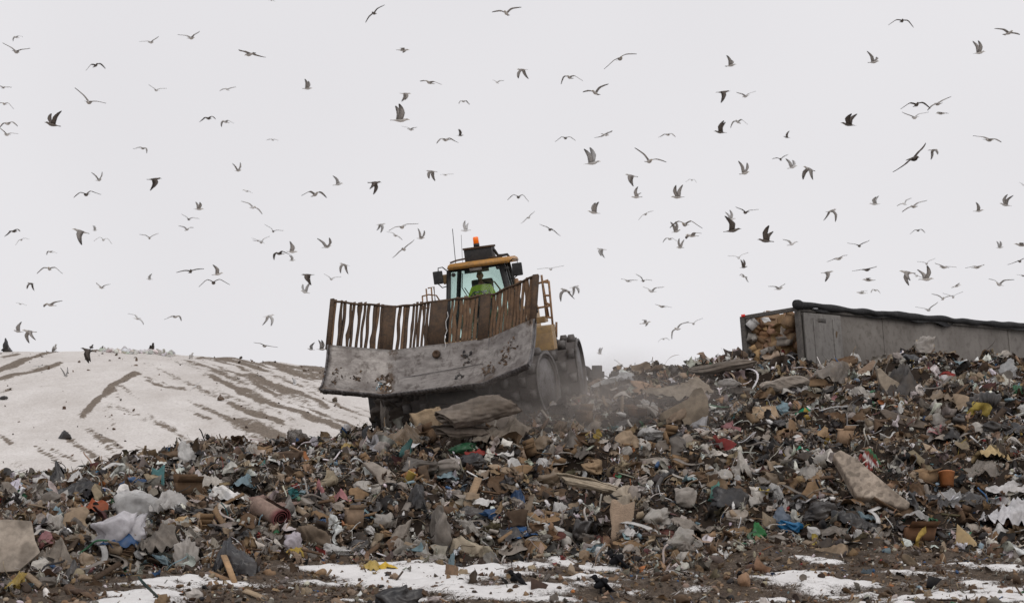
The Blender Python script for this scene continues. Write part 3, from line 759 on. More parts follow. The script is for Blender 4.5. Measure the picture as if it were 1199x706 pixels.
for a, c in plates:
    mb = MB(); n_ = 5; xs_ = np.linspace(a, c, n_)
    for j in range(n_ - 1):
        ya, yb2 = y_s + plan_y(xs_[j]) - .02, y_s + plan_y(xs_[j + 1]) - .02
        V = [(xs_[j], ya, zt - .02), (xs_[j + 1], yb2, zt - .02), (xs_[j + 1], yb2 + .03, zt - .02), (xs_[j], ya + .03, zt - .02), (xs_[j], ya, zf_ + .03), (xs_[j + 1], yb2, zf_ + .03), (xs_[j + 1], yb2 + .03, zf_ + .03), (xs_[j], ya + .03, zf_ + .03)]
        mb.add(V, [(0, 3, 2, 1), (4, 5, 6, 7), (0, 1, 5, 4), (2, 3, 7, 6)] + ([(3, 0, 4, 7)] if j == 0 else []) + ([(1, 2, 6, 5)] if j == n_ - 2 else []))
    mb.obj('screen_plate', M['rust'], screen)
for x, w_, h_ in ((plan[0][0] - .04, .1, .08), (plan[3][0] - .02, .14, .02)):
    MB().box((x - w_ / 2, y_s + plan_y(x) - .03, zt - .1), (x + w_ / 2, y_s + plan_y(x) + .06, zf_ + h_)).obj('screen_post', M['rust'], screen)
# strap hanging by the middle plate
q = LB(524, 365, y_s - .06); pth = [q + np.array([.03 * math.sin(k * 2), 0, -k * .13]) for k in range(9)]
mesh_obj('dangling_strap', *tube(pth, .02, flat=(.014, .008), up=(0, 1, 0)), M['sticker'], screen)
q = LB(574, 368, y_s + .2); V, F2 = ico(2); n_ = Noise(3)
mesh_obj('caught_green_bag', V * (1 + .3 * n_(V, 3))[:, None] * [.05, .06, .14] + q, [F2], M['film'], screen, col=np.array(C['green']))

# ---- wheels
def wheel(xc, yc, s):
    rt = 0.77; wd = .58; zc = .86 if yc > 1 else .76
    V, F_ = lathe([(0, -wd + .1), (.25, -wd + .1), (rt - .1, -wd + .06), (rt - .1, -wd), (rt, -wd), (rt + .012, -wd + .04), (rt + .012, wd - .04), (rt, wd), (rt - .1, wd), (rt - .1, wd - .06), (.25, wd - .1), (0, wd - .1)], 40, 'x')
    wh = mesh_obj('wheel', V + [xc, yc, zc], F_, M['drum'], mach, smooth=False)
    for sd in (-1, 1):
        V, F_ = lathe([(rt - .045, -.02), (rt + .022, -.02), (rt + .022, .03), (rt - .045, .03)], 40, 'x'); F_ += []
        V2 = V * [sd, 1, 1] + [xc + sd * wd, yc, zc]
        F_ = F_ + [(120 + j, 120 + (j + 1) % 40, (j + 1) % 40, j) for j in range(40)]
        mesh_obj('rim', V2, F_, M['rim'], wh)
    V, F_ = lathe([(0, -.02), (rt - .06, -.02), (rt - .06, .0), (.3, .012), (.28, .03), (0, .03)], 40, 'x')
    mesh_obj('wheel_disc', V * [s, 1, 1] + [xc + s * (wd - .035), yc, zc], F_ if s > 0 else [f[::-1] for f in F_], M['edge'], wh)
    for row in range(5):
        for k in range(8):
            a = 2 * math.pi * (k + (row % 2) * .5) / 8 + .2
            xr = xc - wd + .13 + row * (2 * wd - .26) / 4
            mb = MB(); hw, hl, h0, h1 = .095, .11, rt - .01, rt + .15
            V = []
            for (hh_, kk) in ((h0, 1.15), (h1, .75)):
                for dx, dl in ((-1, -1), (1, -1), (1, 1), (-1, 1)):
                    t_ = dl * hl * kk
                    V.append((xr + dx * hw * kk, yc + hh_ * math.cos(a) - t_ * math.sin(a), zc + hh_ * math.sin(a) + t_ * math.cos(a)))
            mb.add(V, [(0, 3, 2, 1), (4, 5, 6, 7), (0, 1, 5, 4), (1, 2, 6, 5), (2, 3, 7, 6), (3, 0, 4, 7)])
            mb.obj('cleat', M['rim'], wh)
    return wh
HW = LM(641, 445, .0)[0] - .58
for s in (-1, 1): wheel(s * HW, 0, s)
yr = 3.75; HR = LR(680, 430, yr)[0] - .58
print('wheels', HW, HR)
HR = min(max(HR, HW - .25), HW + .2)
for s in (-1, 1): rear(wheel(s * HR, yr, s))

# ---- chassis
MB().bbox((-.85, -.9, .62), (.85, 1.5, 1.5), .06).bbox((-.3, 1.2, .75), (.3, 2.6, 1.3), .04).obj('chassis', M['dark'], mach)
rear(MB().bbox((-.95, 2.2, .7), (.95, 5.4, 1.7), .06).obj('rear_chassis', M['dark'], mach))
for s in (-1, 1):
    MB().tube([(s * .62, -.5, .95), (s * .72, -1.0, 1.1), (s * .75, YBM + .45, ZBM + .1)], .13, 8).obj('push_arm', M['dark'], mach)
    MB().tube([(s * .4, -.75, 1.45), (s * .5, YBM + .75, ZBM + .5)], .07, 10).obj('lift_ram', M['metal'], mach)
rear(MB().bbox((-.8, 2.15, 1.7), (.8, 5.5, 2.62), .1).obj('engine_hood', M['tan'], mach))
MB().bbox((-.75, .3, 1.5), (.75, .72, 2.05), .05).obj('front_fairing', M['tan'], mach)
# dark debris guard hanging at the picture's left below the blade, with packed rags
q0 = LM(433, 462, -.4); q1 = LM(440, 500, -.4)
MB().bbox((q0[0], -.55, q1[2]), (q0[0] + .2, -.35, q0[2] + .1), .02).obj('scraper_bar', M['dark'], mach)
Vc, Fc = ico(4); n_ = Noise(66); r_ = 1 + .25 * (ridge(n_, Vc, 3) - .5) + .18 * (ridge(n_, Vc, 7) - .5) + .1 * n_(Vc, 12)
mesh_obj('packed_dirt', Vc * r_[:, None] * [.62, .4, .52] + [q0[0] + .72, -.5, (q0[2] + q1[2]) / 2 - .02], [Fc], M['litter'], mach, col=np.array((.06, .048, .04)))

# ---- cab
YF, YR = .72, 2.1
tl, tr = LR(525.5, 316, YF), LR(588, 309, YF); zl = LR(525, 360, YF); zr = LR(599.5, 352, YF)
zc1 = (tl[2] + tr[2]) / 2; zc0 = 1.75
def xlo(p, q, z): return p[0] + (q[0] - p[0]) * (z - p[2]) / (q[2] - p[2])
xl0, xr0 = xlo(tl, zl, zc0), min(xlo(tr, zr, zc0), tr[0] + .34)
xl1, xr1 = tl[0], tr[0]
cab = rear(MB().bbox((xl0, YF, 1.52), (xr0, YR, zc0 + .12), .03).obj('cab', M['dark'], mach))
def pillar(p0, p1, w_): 
    return MB().tube([p0, p1], w_, flat=(w_, w_), up=(0, 1, 0)).obj('pillar', M['black'], cab)
for a, c in (((xl0, YF, zc0), (xl1, YF, zc1)), ((xl0, YR, zc0), (xl1 + .05, YR, zc1)), ((xr0, YR, zc0), (xr1 - .05, YR, zc1))): pillar(a, c, .1)
pillar((xr0 - .03, YF, zc0), (xr1 - .02, YF, zc1), .15)
MB().tube([(xl0, YF, zc0 + .15), (xr0, YF, zc0 + .15)], .05, flat=(.06, .06)).obj('pillar', M['black'], cab)
MB().box((xl1, YF - .01, zc1 - .06), (xr1, YF + .05, zc1 + .02)).obj('header_bar', M['black'], cab)
def pane(name, pts, n_):
    V = np.array(pts); off2 = np.array(n_) * .012
    return mesh_obj(name, np.concatenate([V, V + off2]), [(0, 1, 2, 3), (7, 6, 5, 4), (0, 4, 5, 1), (1, 5, 6, 2), (2, 6, 7, 3), (3, 7, 4, 0)], M['glass'], cab)
pane('windscreen', [(xl0 + .05, YF + .0, zc0 + .15), (xr0 - .09, YF + .0, zc0 + .15), (xr1 - .08, YF + .0, zc1 - .06), (xl1 + .05, YF + .0, zc1 - .06)], (0, 1, 0))
pane('rear_window', [(xl0 + .05, YR, zc0 + .3), (xr0 - .05, YR, zc0 + .3), (xr1 - .1, YR, zc1 - .05), (xl1 + .1, YR, zc1 - .05)], (0, 1, 0))
pane('side_window', [(xl0, YF + .06, zc0 + .15), (xl0, YR - .06, zc0 + .15), (xl1 + .04, YR - .06, zc1 - .05), (xl1, YF + .06, zc1 - .05)], (1, 0, 0))
pane('side_window', [(xr0, YF + .06, zc0 + .15), (xr0, YR - .06, zc0 + .15), (xr1 - .04, YR - .06, zc1 - .05), (xr1, YF + .06, zc1 - .05)], (-1, 0, 0))
MB().tube([(xr0 + .015, YF + .62, zc0 + .1), (xr1 + .0, YF + .62, zc1)], .06, flat=(.05, .06), up=(0, 1, 0)).obj('pillar', M['black'], cab)
# rear wall below the window, seat, wheel console
MB().box((xl0 + .05, YR - .06, zc0 + .1), (xr0 - .05, YR - .01, zc0 + .34)).obj('rear_wall', M['dark'], cab)
r1, r2 = LR(522.5, 317, YF - .22), LR(598, 309, YF - .12)
mb = MB(); bm = bmesh.new(); bmesh.ops.create_cube(bm, size=1)
for v in bm.verts:
    v.co = Vector((r1[0] if v.co.x < 0 else r2[0] , YF - .2 if v.co.y < 0 else YR + .15, zc1 + .0 if v.co.z < 0 else zc1 + .15))
    if v.co.z > zc1 + .1: v.co.x += .06 if v.co.x < 0 else -.06
bmesh.ops.bevel(bm, geom=bm.edges[:], offset=.03, segments=2, affect='EDGES'); mb.addbm(bm)
roof = mb.obj('roof', M['yellow'], cab)
ac = LR(544, 303, YF + .15); ac2 = LR(575, 289, YF + .15)
box_ = MB().bbox((ac[0], YF + .15, zc1 + .14), (ac2[0], YF + .75, ac2[2]), .02).obj('air_conditioner', M['black'], roof)
MB().bbox((ac[0] - .02, YF + .12, ac2[2] - .0), (ac2[0] + .02, YF + .78, ac2[2] + .05), .015).obj('air_conditioner_cap', M['rust'], roof)
q = LR(558, 288, YF + .4)
V, F_ = lathe([(0, 0), (.075, 0), (.075, .08), (0, .08)], 18); bb_ = mesh_obj('beacon_base', V + [q[0], YF + .4, ac2[2] + .05], F_, M['black'], roof, smooth=False)
V, F_ = lathe([(0, 0), (.07, 0), (.07, .14), (.052, .165), (0, .165)], 18); mesh_obj('beacon_light', V + [q[0], YF + .4, ac2[2] + .13], F_, M['beacon'], roof, smooth=False)
for px, top in ((533, 268), (541, 275)):
    q = LR(px, 305, YF + .5); q2 = LR(px - 3.2 if px < 540 else px - 1, top, YF + .5)
    MB().tube([(q[0], YF + .5, zc1 + .1), tuple(q2)], .009 if px < 540 else .005, 6).obj('antenna', M['black'], roof)
pth = [LR(575, 290, YF + .4), LR(579, 293, YF + .45), LR(583, 299, YF + .5), LR(588, 299, YF + .6), LR(594, 298, YF + .6), LR(596, 301, YF + .6)]
mesh_obj('roof_hose', *tube(pth, .035, 8), M['black'], roof, smooth=True)
for pts_ in ([(527, 308), (535, 305), (545, 303)], [(572, 302), (580, 301), (588, 301)]):
    mesh_obj('roof_cable', *tube([LR(a, c, YF + .1) for a, c in pts_], .025, 6), M['rust'], roof, smooth=True)
for s, (mx0, my0, mx1, my1), ax, ay in ((-1, (508.5, 317, 517.5, 333.5), 523, 317), (1, (601, 307, 610.5, 323.5), 595, 308)):
    ym = YF - .1; a, c = LR(mx0, my1, ym), LR(mx1, my0, ym)
    mi = MB().bbox((a[0], ym - .05, a[2]), (c[0], ym + .06, c[2]), .03).obj('mirror', M['black'], cab)
    cx_ = (mx0 + mx1) / 2
    up_ = [LR(ax, ay, ym + .1), LR((ax + cx_) / 2, my0 - 4, ym), LR(cx_, my0 - 3, ym), LR(cx_, my0 + 2, ym)]
    lo_ = [LR(ax + (1 if s < 0 else 2), ay + 18, ym + .1), LR((ax + cx_) / 2, my1 + 3.5, ym), LR(cx_, my1 - 1, ym)]
    mesh_obj('mirror_arm', *tube(up_, .014, 6), M['black'], mi); mesh_obj('mirror_arm', *tube(lo_, .014, 6), M['black'], mi)
# sun blind, sticker, wipers, cab lamps
a, c = LR(544, 320, YF + .06), LR(572, 312, YF + .06); MB().box((a[0], YF + .05, a[2] - .02), (c[0], YF + .08, zc1 - .06)).obj('sun_blind', M['seat'], cab)
a, c = LR(550, 317.5, YF - .02), LR(563.5, 312.5, YF - .02); MB().box((a[0], YF - .02, a[2]), (c[0], YF - .008, c[2])).obj('sticker', M['sticker'], cab)
for p0, p1 in (((541, 337), (541.5, 320)), ((541, 337), (553, 356)), ((544, 337), (556, 354))):
    mesh_obj('wiper', *tube([LR(*p0, YF - .04), LR(*p1, YF - .04)], .012, 6), M['black'], cab)
for px, py in ((531, 322), (583, 313), (593.5, 314)):
    q = LR(px, py, YF - .06); V, F_ = lathe([(0, 0), (.05, 0), (.05, .08), (0, .08)], 12, 'y'); mesh_obj('work_lamp', V + [q[0], YF - .1, q[2]], F_, M['dark'], cab)
q = LR(523, 327, YF + .1); MB().bbox((q[0] - .08, YF + .05, q[2] - .12), (q[0] + .02, YF + .2, q[2] + .12), .01).obj('filter_box', M['tan'], cab)
sx = (xl0 + xr0) / 2 + .05; SEAT_Y = 1.5
dv = LR(562, 327, 1.35)     # the driver's head
sx = dv[0]
seat_z = dv[2] - .72
MB().bbox((sx - .27, SEAT_Y - .35, seat_z - .12), (sx + .27, SEAT_Y + .12, seat_z), .04).bbox((sx - .27, SEAT_Y + .08, seat_z - .05), (sx + .27, SEAT_Y + .24, seat_z + .72), .06).bbox((sx - .25, SEAT_Y - .3, zc0 + .0), (sx + .25, SEAT_Y + .1, seat_z - .1), .03).obj('seat', M['seat'], cab)
st = MB(); a_ = np.linspace(0, 2 * math.pi, 25)
STW = np.array([sx - .02, SEAT_Y - .62, seat_z + .26])
ring = [STW + np.array([.19 * math.cos(t), -.19 * math.sin(t) * .35, .19 * math.sin(t) * .94]) for t in a_]
st.tube(ring, .016, 6, cap=False).tube([STW, STW + [0, -.1, -.5]], .03, 6).box(tuple(STW - [.17, .02, .02]), tuple(STW + [.17, .01, .02])).obj('steering_wheel', M['black'], cab)
MB().bbox((sx - .2, SEAT_Y - .75, seat_z + .02), (sx + .16, SEAT_Y - .68, seat_z + .3), .03).obj('dashboard', M['black'], cab)
mesh_obj('grab_rail', *tube([LR(574, 329, 1.9), LR(579, 330, 1.9), LR(589, 343, 1.9)], .02, 6), M['tan'], cab, smooth=True)

# ---- side decks, steps, rails
for (x0p, y0p, x1p, y1p, yl, dp) in ((629, 412, 650, 388, 1.3, .6), (627, 392, 649.5, 380, 1.3, .75), (628, 379, 641, 370, 1.9, .6)):
    a, c = LR(x0p, y0p, yl), LR(x1p, y1p, yl)
    rear(MB().bbox((a[0] - .1, yl, a[2]), (c[0] - dp * .12, yl + dp, c[2]), .02).obj('side_box', M['tan'], mach))
    rear(MB().bbox((-c[0] + dp * .12, yl, a[2]), (-a[0] + .1, yl + dp, c[2]), .02).obj('side_box', M['tan'], mach))
def rail(name, segs, yl, r=.022, parent=mach):
    mb = MB()
    for sg in segs: mb.tube([LR(px, py, yl + (sg_[2] if len(sg_) > 2 else 0)) for sg_ in sg for px, py in [sg_[:2]]], r, 6)
    return rear(mb.obj(name, M['rail'], parent, smooth=False))
rail('ladder', [[(634, 322), (640, 372)], [(642.5, 329), (648, 390)], [(635, 330), (642, 331)], [(636.5, 346), (643.5, 346)], [(637.5, 354), (644.5, 357)], [(639, 371), (646, 372)], [(634.5, 327), (642.5, 372, .25)], [(627, 333), (636, 330), (642, 328)], [(627, 361), (645, 358)]], 1.75, .03)
rear(MB().tube([LR(604, 326, 1.2), LR(607, 372, 1.2)], .045, 8).obj('exhaust_pipe', M['rail'], mach))
rear(MB().tube([LR(604.5, 327, 1.25), LR(608, 340, 1.25)], .05, 8).obj('handrail', M['rail'], mach))
rear(MB().tube([LR(651.5, 377, 2.2), LR(651.5, 395, 2.2)], .03, 6).obj('handrail', M['rail'], mach))
rail('handrail', [[(499, 338), (501, 365)], [(501, 337.5), (508, 336), (510, 357)], [(494, 347), (502, 345), (511, 346), (518, 357)], [(494.5, 347), (496, 372)], [(505, 337), (507, 362)], [(494, 362), (503, 360)]], 1.6, .02)
q = LR(627, 362, 1.9); rear(MB().bbox((q[0] - .05, 1.9, q[2] - .1), (q[0] + .05, 2.0, q[2] + .1), .01).obj('work_lamp', M['black'], mach))

# ---- driver
def skin_mesh(chains, sub=1):
    """chains: lists of (point, radius); every chain grown by a Skin modifier and joined into one mesh"""
    Vs, Fs, off = [], [], 0
    for nodes, edges in chains:
        me = bpy.data.meshes.new('tmp'); me.from_pydata([n_[0] for n_ in nodes], edges, [])
        o = bpy.data.objects.new('tmp', me); COL.objects.link(o)
        md = o.modifiers.new('s', 'SKIN')
        for i, n_ in enumerate(nodes): me.skin_vertices[0].data[i].radius = (n_[1], n_[1] if len(n_) < 3 else n_[2])
        me.skin_vertices[0].data[0].use_root = True
        sb = o.modifiers.new('u', 'SUBSURF'); sb.levels = sb.render_levels = sub
        dg = bpy.context.evaluated_depsgraph_get(); ev = o.evaluated_get(dg).to_mesh()
        Vs.append(np.array([v.co[:] for v in ev.vertices])); Fs += [tuple(i + off for i in p_.vertices) for p_ in ev.polygons]; off += len(Vs[-1])
        bpy.data.objects.remove(o); bpy.data.meshes.remove(me)
    return np.concatenate(Vs), Fs
base = np.array([sx, SEAT_Y - .05, seat_z + .1])
def bp(x, y, z): return tuple(base + np.array([x, y, z]))
sh, hip = .44, 0
def arm(s): return [(bp(s * .19, -.0, .42), .062), (bp(s * .29, -.08, .2), .05), (bp(s * .2, -.42, .16), .036), (bp(s * .17, -.52, .2), .03)]
nodes = [(bp(0, 0, 0), .15, .12), (bp(0, .0, .2), .15, .11), (bp(0, .0, .4), .17, .1), (bp(0, -.01, .5), .065), (bp(0, -.03, .585), .06)]
edges = [(0, 1), (1, 2), (2, 3), (3, 4)]
for s in (-1, 1):
    k = len(nodes); nodes += arm(s); edges += [(2, k), (k, k + 1), (k + 1, k + 2), (k + 2, k + 3)]
    k = len(nodes); nodes += [(bp(s * .11, -.1, 0), .085), (bp(s * .13, -.45, .0), .065), (bp(s * .13, -.5, -.38), .05), (bp(s * .13, -.62, -.42), .04)]; edges += [(0, k), (k, k + 1), (k + 1, k + 2), (k + 2, k + 3)]
chains = [(nodes, edges)]
for s in (-1, 1):   # fingers closed round the wheel rim
    for f_ in range(4):
        x_ = s * (.17 - .012); z_ = .19 + .016 * f_
        L_ = (.9, 1, .97, .8)[f_]
        chains.append(([(bp(x_, -.52, z_), .009), (bp(x_ - s * .004, -.575 * 1, z_ + .01), .0088), (bp(x_ - s * .03 * L_, -.6, z_ + .012), .008), (bp(x_ - s * .045 * L_, -.575, z_ + .01), .007)], [(0, 1), (1, 2), (2, 3)]))
    chains.append(([(bp(s * .165, -.53, .235), .01), (bp(s * .145, -.56, .26), .009), (bp(s * .125, -.58, .262), .008)], [(0, 1), (1, 2)]))
Vb, Fb = skin_mesh(chains)
# head with brow, nose, ears and chin
V, F_ = ico(4); Hc = base + np.array([0, -.045, .70])
r_ = np.ones(len(V)); x, y, z = V.T
hv = V * [.078, .098, .118]
hv[:, 0] *= 1 - .28 * sstep(-.1, -1, z); hv[:, 1] += np.where(y < 0, .012 * sstep(.3, -.8, z) * -1, 0)
nose = np.exp(-((x / .14) ** 2 + ((z + .08) / .2) ** 2)) * (y < 0); hv[:, 1] -= .026 * nose
eye = (np.exp(-(((np.abs(x) - .36) / .14) ** 2 + ((z - .08) / .1) ** 2))) * (y < 0); hv[:, 1] += .012 * eye
mouth = np.exp(-((x / .3) ** 2 + ((z + .48) / .05) ** 2)) * (y < 0); hv[:, 1] += .006 * mouth
ear = np.exp(-(((np.abs(x) - .98) / .1) ** 2 + ((y - .05) / .18) ** 2 + (z / .22) ** 2)); hv[:, 0] += np.sign(x) * .02 * ear
Vall = np.concatenate([Vb, hv + Hc]); Fall = Fb + [tuple(int(i) + len(Vb) for i in f) for f in F_]
def parented(o, p):
    o.parent = p
    return o
drv = mesh_obj('person', Vall @ RM2.T + O2, Fall, M['skin'], smooth=True)
tag(drv, 'driver in a lime yellow hi-vis jacket seated behind the cab windscreen', 'person')
keep = [tuple(f) for f in F_ if V[list(f)].mean(0)[2] > .28 or (V[list(f)].mean(0)[1] > .25 and V[list(f)].mean(0)[2] > -.3)]
mesh_obj('hair', (hv * 1.05 + Hc + [0, .004, .004]) @ RM2.T + O2, keep, M['hair'], drv, smooth=True)
nodes = [(bp(0, 0, -.04), .175, .15), (bp(0, .0, .2), .18, .14), (bp(0, .0, .40), .19, .13), (bp(0, -.005, .49), .085)]
edges = [(0, 1), (1, 2), (2, 3)]
for s in (-1, 1):
    k = len(nodes); nodes += [(bp(s * .2, 0, .41), .085), (bp(s * .3, -.08, .2), .072), (bp(s * .205, -.4, .16), .055)]; edges += [(2, k), (k, k + 1), (k + 1, k + 2)]
Vj, Fj = skin_mesh([(nodes, edges)])
mesh_obj('jacket', Vj @ RM2.T + O2, Fj, M['hivis'], drv, smooth=True)
mb = MB(); mb.box(bp(-.14, -.165, .29), bp(-.05, -.145, .335)).box(bp(.05, -.165, .29), bp(.14, -.145, .335))
mb.V = [v @ RM2.T + O2 for v in mb.V]; mb.obj('reflective_patch', M['sticker'], drv)
nodes = [(bp(0, .0, -.02), .16, .14)]; edges = []
for s in (-1, 1):
    k = len(nodes); nodes += [(bp(s * .11, -.1, 0), .1), (bp(s * .13, -.45, 0), .085), (bp(s * .13, -.5, -.34), .07)]; edges += [(0, k), (k, k + 1), (k + 1, k + 2)]
Vj, Fj = skin_mesh([(nodes, edges)]); mesh_obj('trousers', Vj @ RM2.T + O2, Fj, M['trouser'], drv, smooth=True)

# ---- dust churned up by the wheels
m = bpy.data.materials.new('dust_air'); m.use_nodes = True; nt = m.node_tree; nt.nodes.remove(nt.nodes['Principled BSDF'])
pv = N(nt, 'ShaderNodeVolumePrincipled'); pv.inputs['Color'].default_value = (.62, .57, .53, 1)
tc = N(nt, 'ShaderNodeTexCoord'); ln = N(nt, 'ShaderNodeVectorMath', operation='LENGTH'); nt.links.new(tc.outputs['Object'], ln.inputs[0])
nn = noise_node(nt, 1.6, 4, .6); mm_ = N(nt, 'ShaderNodeMapRange'); mm_.inputs['From Min'].default_value = 1; mm_.inputs['From Max'].default_value = .15; nt.links.new(ln.outputs['Value'], mm_.inputs[0])
n2_ = N(nt, 'ShaderNodeMapRange'); n2_.inputs['From Min'].default_value = .38; n2_.inputs['From Max'].default_value = .68; nt.links.new(nn.outputs[0], n2_.inputs[0])
mu = N(nt, 'ShaderNodeMath', operation='MULTIPLY'); nt.links.new(mm_.outputs[0], mu.inputs[0]); nt.links.new(n2_.outputs[0], mu.inputs[1])
mu2 = N(nt, 'ShaderNodeMath', operation='MULTIPLY'); mu2.inputs[1].default_value = .62; nt.links.new(mu.outputs[0], mu2.inputs[0]); nt.links.new(mu2.outputs[0], pv.inputs['Density'])
nt.links.new(pv.outputs[0], nt.nodes['Material Output'].inputs['Volume'])
V, F_ = ico(3); dc = P(674, 478, 73.2)
o = mesh_obj('dust', V, [F_], m, loc=tuple(dc)); o.scale = (4.4, 2.4, 1.7); tag(o, 'thin brown dust hanging round the wheels of the compactor', kind='stuff')
# ------------------------------------------------------------------ the tipping trailer
C0 = P(935, 360, 90)
sdir = P(1199, 384, 99.6) - C0; sdir /= np.linalg.norm(sdir)
rdir = P(868, 373, 91.75) - C0; TW = .86 * np.linalg.norm(rdir); rdir /= TW
rdir = rdir - sdir * (rdir @ sdir); rdir /= np.linalg.norm(rdir)
udir = np.cross(rdir, sdir); udir = udir if udir[2] > 0 else -udir
TL, TH = 13.2, 2.75
tro = empty('tipping_trailer', tuple(C0 - udir * TH))
tro.rotation_euler = Matrix(np.stack([sdir, rdir, udir], 1).tolist()).to_euler()
# local: x along the side to the front, y across to the far side, z up, floor at z = 0
if np.dot(np.cross(sdir, rdir), udir) < 0: raise SystemExit('trailer axes')
tag(tro, 'open-topped grey tipping trailer with rolled black tarp, full of cardboard, behind the heap', 'trailer')
n_pan = 10
mb = MB(); mb.box((0, 0, 0), (TL, .06, TH)); mb.obj('side_panel', M['trailer'], tro)
for i in (3, 8): MB().box((i * 1.45, -.02, .05), (i * 1.45 + .05, 0 - .002, TH - .12)).obj('side_rib', M['trailer'], tro)
MB().box((0, TW - .06, 0), (TL, TW, TH)).obj('side_panel', M['trailer'], tro)
MB().box((0, .06, -.06), (TL, TW - .06, .02)).obj('floor', M['trailerframe'], tro)
MB().box((TL - .06, .06, .02), (TL, TW - .06, TH)).obj('front_panel', M['trailer'], tro)
MB().bbox((-.05, -.06, TH - .12), (TL, .0 - .002, TH), .02).obj('top_rail', M['trailerframe'], tro)
MB().bbox((-.05, TW + .002, TH - .12), (TL, TW + .06, TH), .02).obj('top_rail', M['trailerframe'], tro)
MB().bbox((-.1, TW - .1, -.1), (-.002, TW + .06, TH), .015).obj('rear_post', M['trailerframe'], tro)
MB().bbox((-.1, -.06, -.1), (-.002, .1, TH), .015).obj('rear_post', M['trailerframe'], tro)
MB().bbox((-.1, .102, TH - .1), (-.004, TW - .102, TH + .02), .015).obj('rear_beam', M['trailerframe'], tro)
dr = MB().bbox((.06, -.13, .02), (1.95, -.065, TH - .16), .015).obj('rear_door', M['trailerdoor'], tro)
MB().box((.5, -.15, .1), (.54, -.132, TH - .3)).box((1.5, -.15, .1), (1.54, -.132, TH - .3)).obj('lock_rod', M['trailerdoor'], dr)
MB().box((.75, -.137, TH - .42), (1.15, -.133, TH - .3)).obj('plate', M['trailerframe'], dr)
# rolled tarpaulin along the near top rail
n_ = Noise(77); xs_ = np.linspace(-.25, TL, 90)
pth = np.stack([xs_, -.09 + .006 * np.sin(xs_ * 3), TH + .06 + .007 * n_(np.stack([xs_, 0 * xs_, 0 * xs_], 1), 2) - .05 * np.sin(np.pi * xs_ / TL)], 1)
rr = .105 + .012 * n_(np.stack([xs_, 0 * xs_ + 3, 0 * xs_], 1), 5) - .02 * xs_ / TL; rr[0] = .13; rr[1] = .15
V, F_ = tube(pth, rr, 12); V = V + .012 * np.stack([0 * V[:, 0], n_(V, 7), n_(V + 5, 7)], 1)
mesh_obj('rolled_tarp', V, F_, M['rubber'], tro, smooth=True)
# the rest of the tarpaulin hanging over the rail, and its loose webbing
u, v, Fg = gridpatch(70, 6)
V = np.stack([(u + .5) * (TL - .1) + .05, -.075 - .04 * (v + .5) + .02 * n_(np.stack([u * 40, v, v], 1), 2), TH - .0 - .13 * (v + .5) + .05 * n_(np.stack([u * 30, v * .2, v * 0], 1), 2) * (v + .5)], 1)
V2 = V.copy(); V2[:, 1] += .02
mesh_obj('tarp_skirt', np.concatenate([V, V2]), [Fg, Fg[:, ::-1] + len(V)], M['rubber'], tro)
MB().box((-.14, TW - .15, TH - .02), (-.102, TW - .03, TH + .05)).obj('marker_lamp', M['redlamp'], tro)
# running gear
MB().bbox((1, .5, -.4), (TL, .75, -.07), .02).bbox((1, TW - .75, -.4), (TL, TW - .5, -.07), .02).obj('chassis_rail', M['dark'], tro)
for ax in (2.0, 3.3, 4.6):
    for yy in (.2, TW - .2):
        V, F_ = lathe([(0, -.15), (.28, -.15), (.3, -.17), (.5, -.15), (.52, -.08), (.52, .08), (.5, .15), (.3, .17), (.28, .15), (0, .15)], 24, 'y')
        wh = mesh_obj('wheel', V + [ax, yy, -.95], F_, M['black'], tro, smooth=False)
# things stand in the load
LOAD = []
def tw_(x, y, z): return C0 - udir * TH + sdir * x + rdir * y + udir * z
def load_at(px, py, dx):
    """point in the open end at trailer depth dx seen at a pixel"""
    o = np.array([0, 0, CAMZ]); d = P(px, py, 1.0) - o; q = tw_(dx, 0, 0)
    t = ((q - o) @ sdir) / (d @ sdir); return o + d * t
RT = np.stack([sdir, rdir, udir], 1)

# ------------------------------------------------------------------ shape makers for single pieces of waste (base at the origin, x to the picture's right, y away, z up)
def vwarp(n, V, f, a):
    return V + a * np.stack([n(V, f), n(V + 11.3, f), n(V - 7.7, f)], 1)
def sh_bag(W, D, Hh, g, fine=True, knot=False):
    """crumpled bag: pulled into lobes and sharp creases"""
    n = Noise(int(g.integers(1e6))); V0, F = ico(4 if fine else 3)
    V = vwarp(n, V0, 1.7, .22); V = vwarp(n, V, 3.6, .10)
    r = 1 + .2 * (ridge(n, V0 + 3, 3.2) - .6) + .2 * (ridge(n, V0 - 2, 5.5) - .6) + .09 * (ridge(n, V0 + 7, 11) - .6)
    V = V * np.clip(r, .35, 2)[:, None]
    V[:, 2] = np.where(V[:, 2] < -.35, -.35 + (V[:, 2] + .35) * .3, V[:, 2])
    return V * [W / 2, D / 2, Hh * .62] + [0, 0, Hh * .3], [F]
